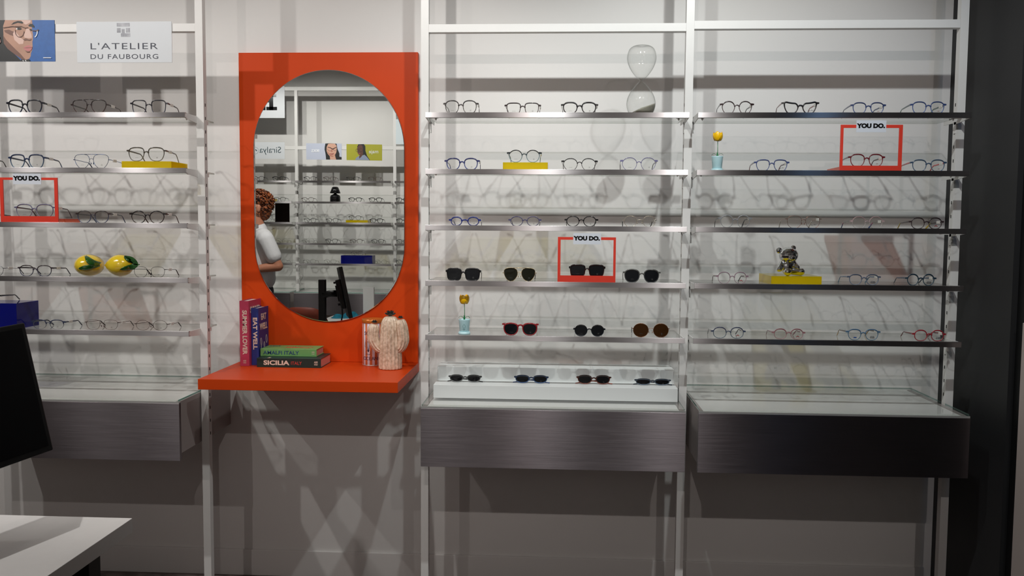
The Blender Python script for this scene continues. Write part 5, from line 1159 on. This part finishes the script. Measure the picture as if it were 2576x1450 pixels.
cm_ = pbr('rust_shell', srgb((128, 48, 26)), 0.5); b = MB(); n1, n2 = 14, 14; vs = []
for i in range(n1+1):
    u = i/n1
    for j in range(n2+1):
        v_ = (j/n2-0.5)*2; wd = 0.235-0.03*u; y_ = -0.20+0.40*min(1, u/0.5) if u < 0.5 else 0.20+0.06*((u-0.5)/0.5); z = 0.45+0.02*v_*v_ if u < 0.5 else 0.45+0.46*((u-0.5)/0.5)**0.9*(1-0.16*v_**4)
        vs.append((v_*wd*(1 if u < 0.9 else 1-0.12*(u-0.9)/0.1), y_-0.05*v_*v_*(u > 0.5), z))
fs = [(i*(n2+1)+j, i*(n2+1)+j+1, (i+1)*(n2+1)+j+1, (i+1)*(n2+1)+j) for i in range(n1) for j in range(n2)]
b.add(vs, fs, 0, True); o = b.build('seat_shell', cm_, r); so = o.modifiers.new('t', 'SOLIDIFY'); so.thickness = 0.012
for sx_2, sy_2 in ((1, 1), (-1, 1), (1, -1), (-1, -1)):
    b = MB(); b.sweep([(sx_2*0.12, sy_2*0.12, 0.445), (sx_2*0.21, sy_2*0.21, 0.0)], [0.011, 0.008], 10); b.build('leg', M['black'], r)
# ------------------------------------------------------------------ the person seen in the mirror
PX, PY_ = -1.955, -3.5
r = thing('person', 'person with curly hair in white t-shirt, arm bent, seen in mirror', 'person', (PX, PY_, 0))
skin = pbr('skin', srgb((190, 128, 100)), 0.55, noise=0.06, nscale=30)
b = MB(); C_ = b.capsule
# facing -X; +Y is the person's right side
b.ball((0.0, 0, 1.01), (0.105, 0.165, 0.12), 20); C_((0, 0.03, 1.08), (0.0, 0.05, 1.36), 0.10, 0.105); C_((0, -0.03, 1.08), (0.0, -0.05, 1.36), 0.10, 0.105)
C_((0.02, -0.15, 1.43), (0.02, 0.15, 1.43), 0.062, 0.062); C_((0.015, 0, 1.44), (-0.02, 0, 1.60), 0.058, 0.052)
b.ball((-0.03, 0, 1.685), (0.098, 0.076, 0.108), 24); b.ball((-0.062, 0, 1.625), (0.058, 0.050, 0.055), 18)
C_((-0.125, 0, 1.685), (-0.143, 0, 1.655), 0.010, 0.015); b.ball((-0.118, 0, 1.628), (0.012, 0.024, 0.008), 12); b.ball((-0.117, 0, 1.615), (0.012, 0.020, 0.008), 12)
for s in (-1, 1):
    b.ball((-0.005, s*0.077, 1.672), (0.018, 0.008, 0.032), 14)
    C_((0, s*0.09, 0.98), (0, s*0.10, 0.52), 0.085, 0.055); C_((0, s*0.10, 0.52), (0.01, s*0.10, 0.10), 0.055, 0.036); C_((0.02, s*0.10, 0.05), (-0.14, s*0.11, 0.035), 0.036, 0.030)
def arm(s, sh, el, wr):
    C_(sh, el, 0.052, 0.040); C_(el, wr, 0.042, 0.026)
    w = Vector(wr); d = (w-Vector(el)).normalized(); side = Vector((0, 0, 1)); C_(w, w+d*0.06, 0.022, 0.030)
    for q in range(4):
        base_ = w+d*0.075+side*(0.027-0.018*q); L_ = (0.036, 0.041, 0.038, 0.030)[q]; k1 = base_+d*L_; inw = Vector((0, -s, 0))
        C_(base_-d*0.02, k1, 0.0095, 0.0085, ); C_(k1, k1+(d*0.7+inw*0.7).normalized()*L_*0.7, 0.0085, 0.0075)
    t0 = w+d*0.03+side*0.028; C_(t0, t0+(d*0.7+side*0.5+Vector((0, -s*0.3, 0))).normalized()*0.05, 0.0105, 0.0085)
arm(1, (0.03, 0.205, 1.42), (0.122, 0.245, 1.205), (-0.10, 0.20, 1.175)); arm(-1, (0.02, -0.205, 1.42), (0.06, -0.25, 1.16), (-0.16, -0.12, 1.17))
b.build('body', skin, r, remesh=0.0065, smooth_it=3)
wt = pbr('white_cotton', (0.72, 0.72, 0.74), 0.9, bump=0.5, bscale=35, noise=0.02)
b = MB(); C_ = b.capsule
b.ball((0.0, 0, 1.10), (0.135, 0.18, 0.12), 20); C_((0.0, 0.05, 1.10), (0.005, 0.075, 1.36), 0.125, 0.122); C_((0, -0.05, 1.10), (0.005, -0.075, 1.36), 0.125, 0.122)
C_((0.02, -0.16, 1.43), (0.02, 0.16, 1.43), 0.078, 0.078); C_((0.015, 0, 1.42), (0.005, 0, 1.50), 0.10, 0.066)
C_((0.03, 0.205, 1.42), (0.088, 0.232, 1.285), 0.070, 0.066); C_((0.02, -0.205, 1.42), (0.045, -0.235, 1.27), 0.070, 0.066)
r.rotation_euler.z = -0.44
b.build('t_shirt', wt, r, remesh=0.008, smooth_it=4)
tr_ = pbr('navy_trousers', srgb((22, 28, 44)), 0.8); b = MB(); C_ = b.capsule
b.ball((0, 0, 0.99), (0.118, 0.172, 0.10), 20)
for s in (-1, 1): C_((0, s*0.09, 0.96), (0, s*0.10, 0.52), 0.100, 0.072); C_((0, s*0.10, 0.52), (0.01, s*0.10, 0.12), 0.072, 0.060)
b.build('trousers', tr_, r, remesh=0.009, smooth_it=3)
for s in (-1, 1):
    b = MB(); b.capsule((0.035, s*0.10, 0.045), (-0.16, s*0.112, 0.04), 0.045, 0.04); b.build('shoe', M['desk'], r, remesh=0.006, smooth_it=3)
hr1 = pbr('curly_hair', srgb((62, 34, 22)), 0.6, noise=0.5, nscale=55, col2=srgb((176, 96, 48))); b = MB(); rng = random.Random(3)
b.ball((0.005, 0, 1.735), (0.10, 0.088, 0.082), 18); b.ball((0.045, 0, 1.665), (0.065, 0.078, 0.095), 18)
for q in range(330):
    th = rng.uniform(0, 2*PI); ph = rng.uniform(0, PI*0.82); x = 0.005+0.118*math.sin(ph)*math.cos(th); y_ = 0.102*math.sin(ph)*math.sin(th); z = 1.715+0.10*math.cos(ph)
    if x < -0.055 and z < 1.745: continue
    if abs(y_) > 0.06 and x < 0.02 and z < 1.70: continue
    rr_ = rng.uniform(0.010, 0.019); a0 = rng.uniform(0, 6.28)
    b.sweep([(x+rr_*0.8*math.cos(a0+t*1.2), y_+rr_*0.8*math.sin(a0+t*1.2), z+0.006*t-0.012) for t in range(6)], [0.003, 0.0055, 0.006, 0.006, 0.005, 0.0025], 7)
b.build('hair', hr1, r)
for s in (-1, 1):
    b = MB(); b.ball((-0.108, s*0.031, 1.69), (0.012, 0.013, 0.010), 14); b.build('eye', pbr('eye_white', (0.7, 0.7, 0.7), 0.2), r)
    b = MB(); b.ball((-0.117, s*0.032, 1.69), (0.0045, 0.005, 0.005), 12); b.build('iris', pbr('iris_brown', (0.03, 0.015, 0.01), 0.2), r)
    b = MB(); b.sweep([(-0.116, s*0.016, 1.708), (-0.116, s*0.033, 1.713), (-0.105, s*0.048, 1.707)], 0.0032, 8); b.build('eyebrow', pbr('eyebrow_brown', srgb((52, 30, 20)), 0.8), r)
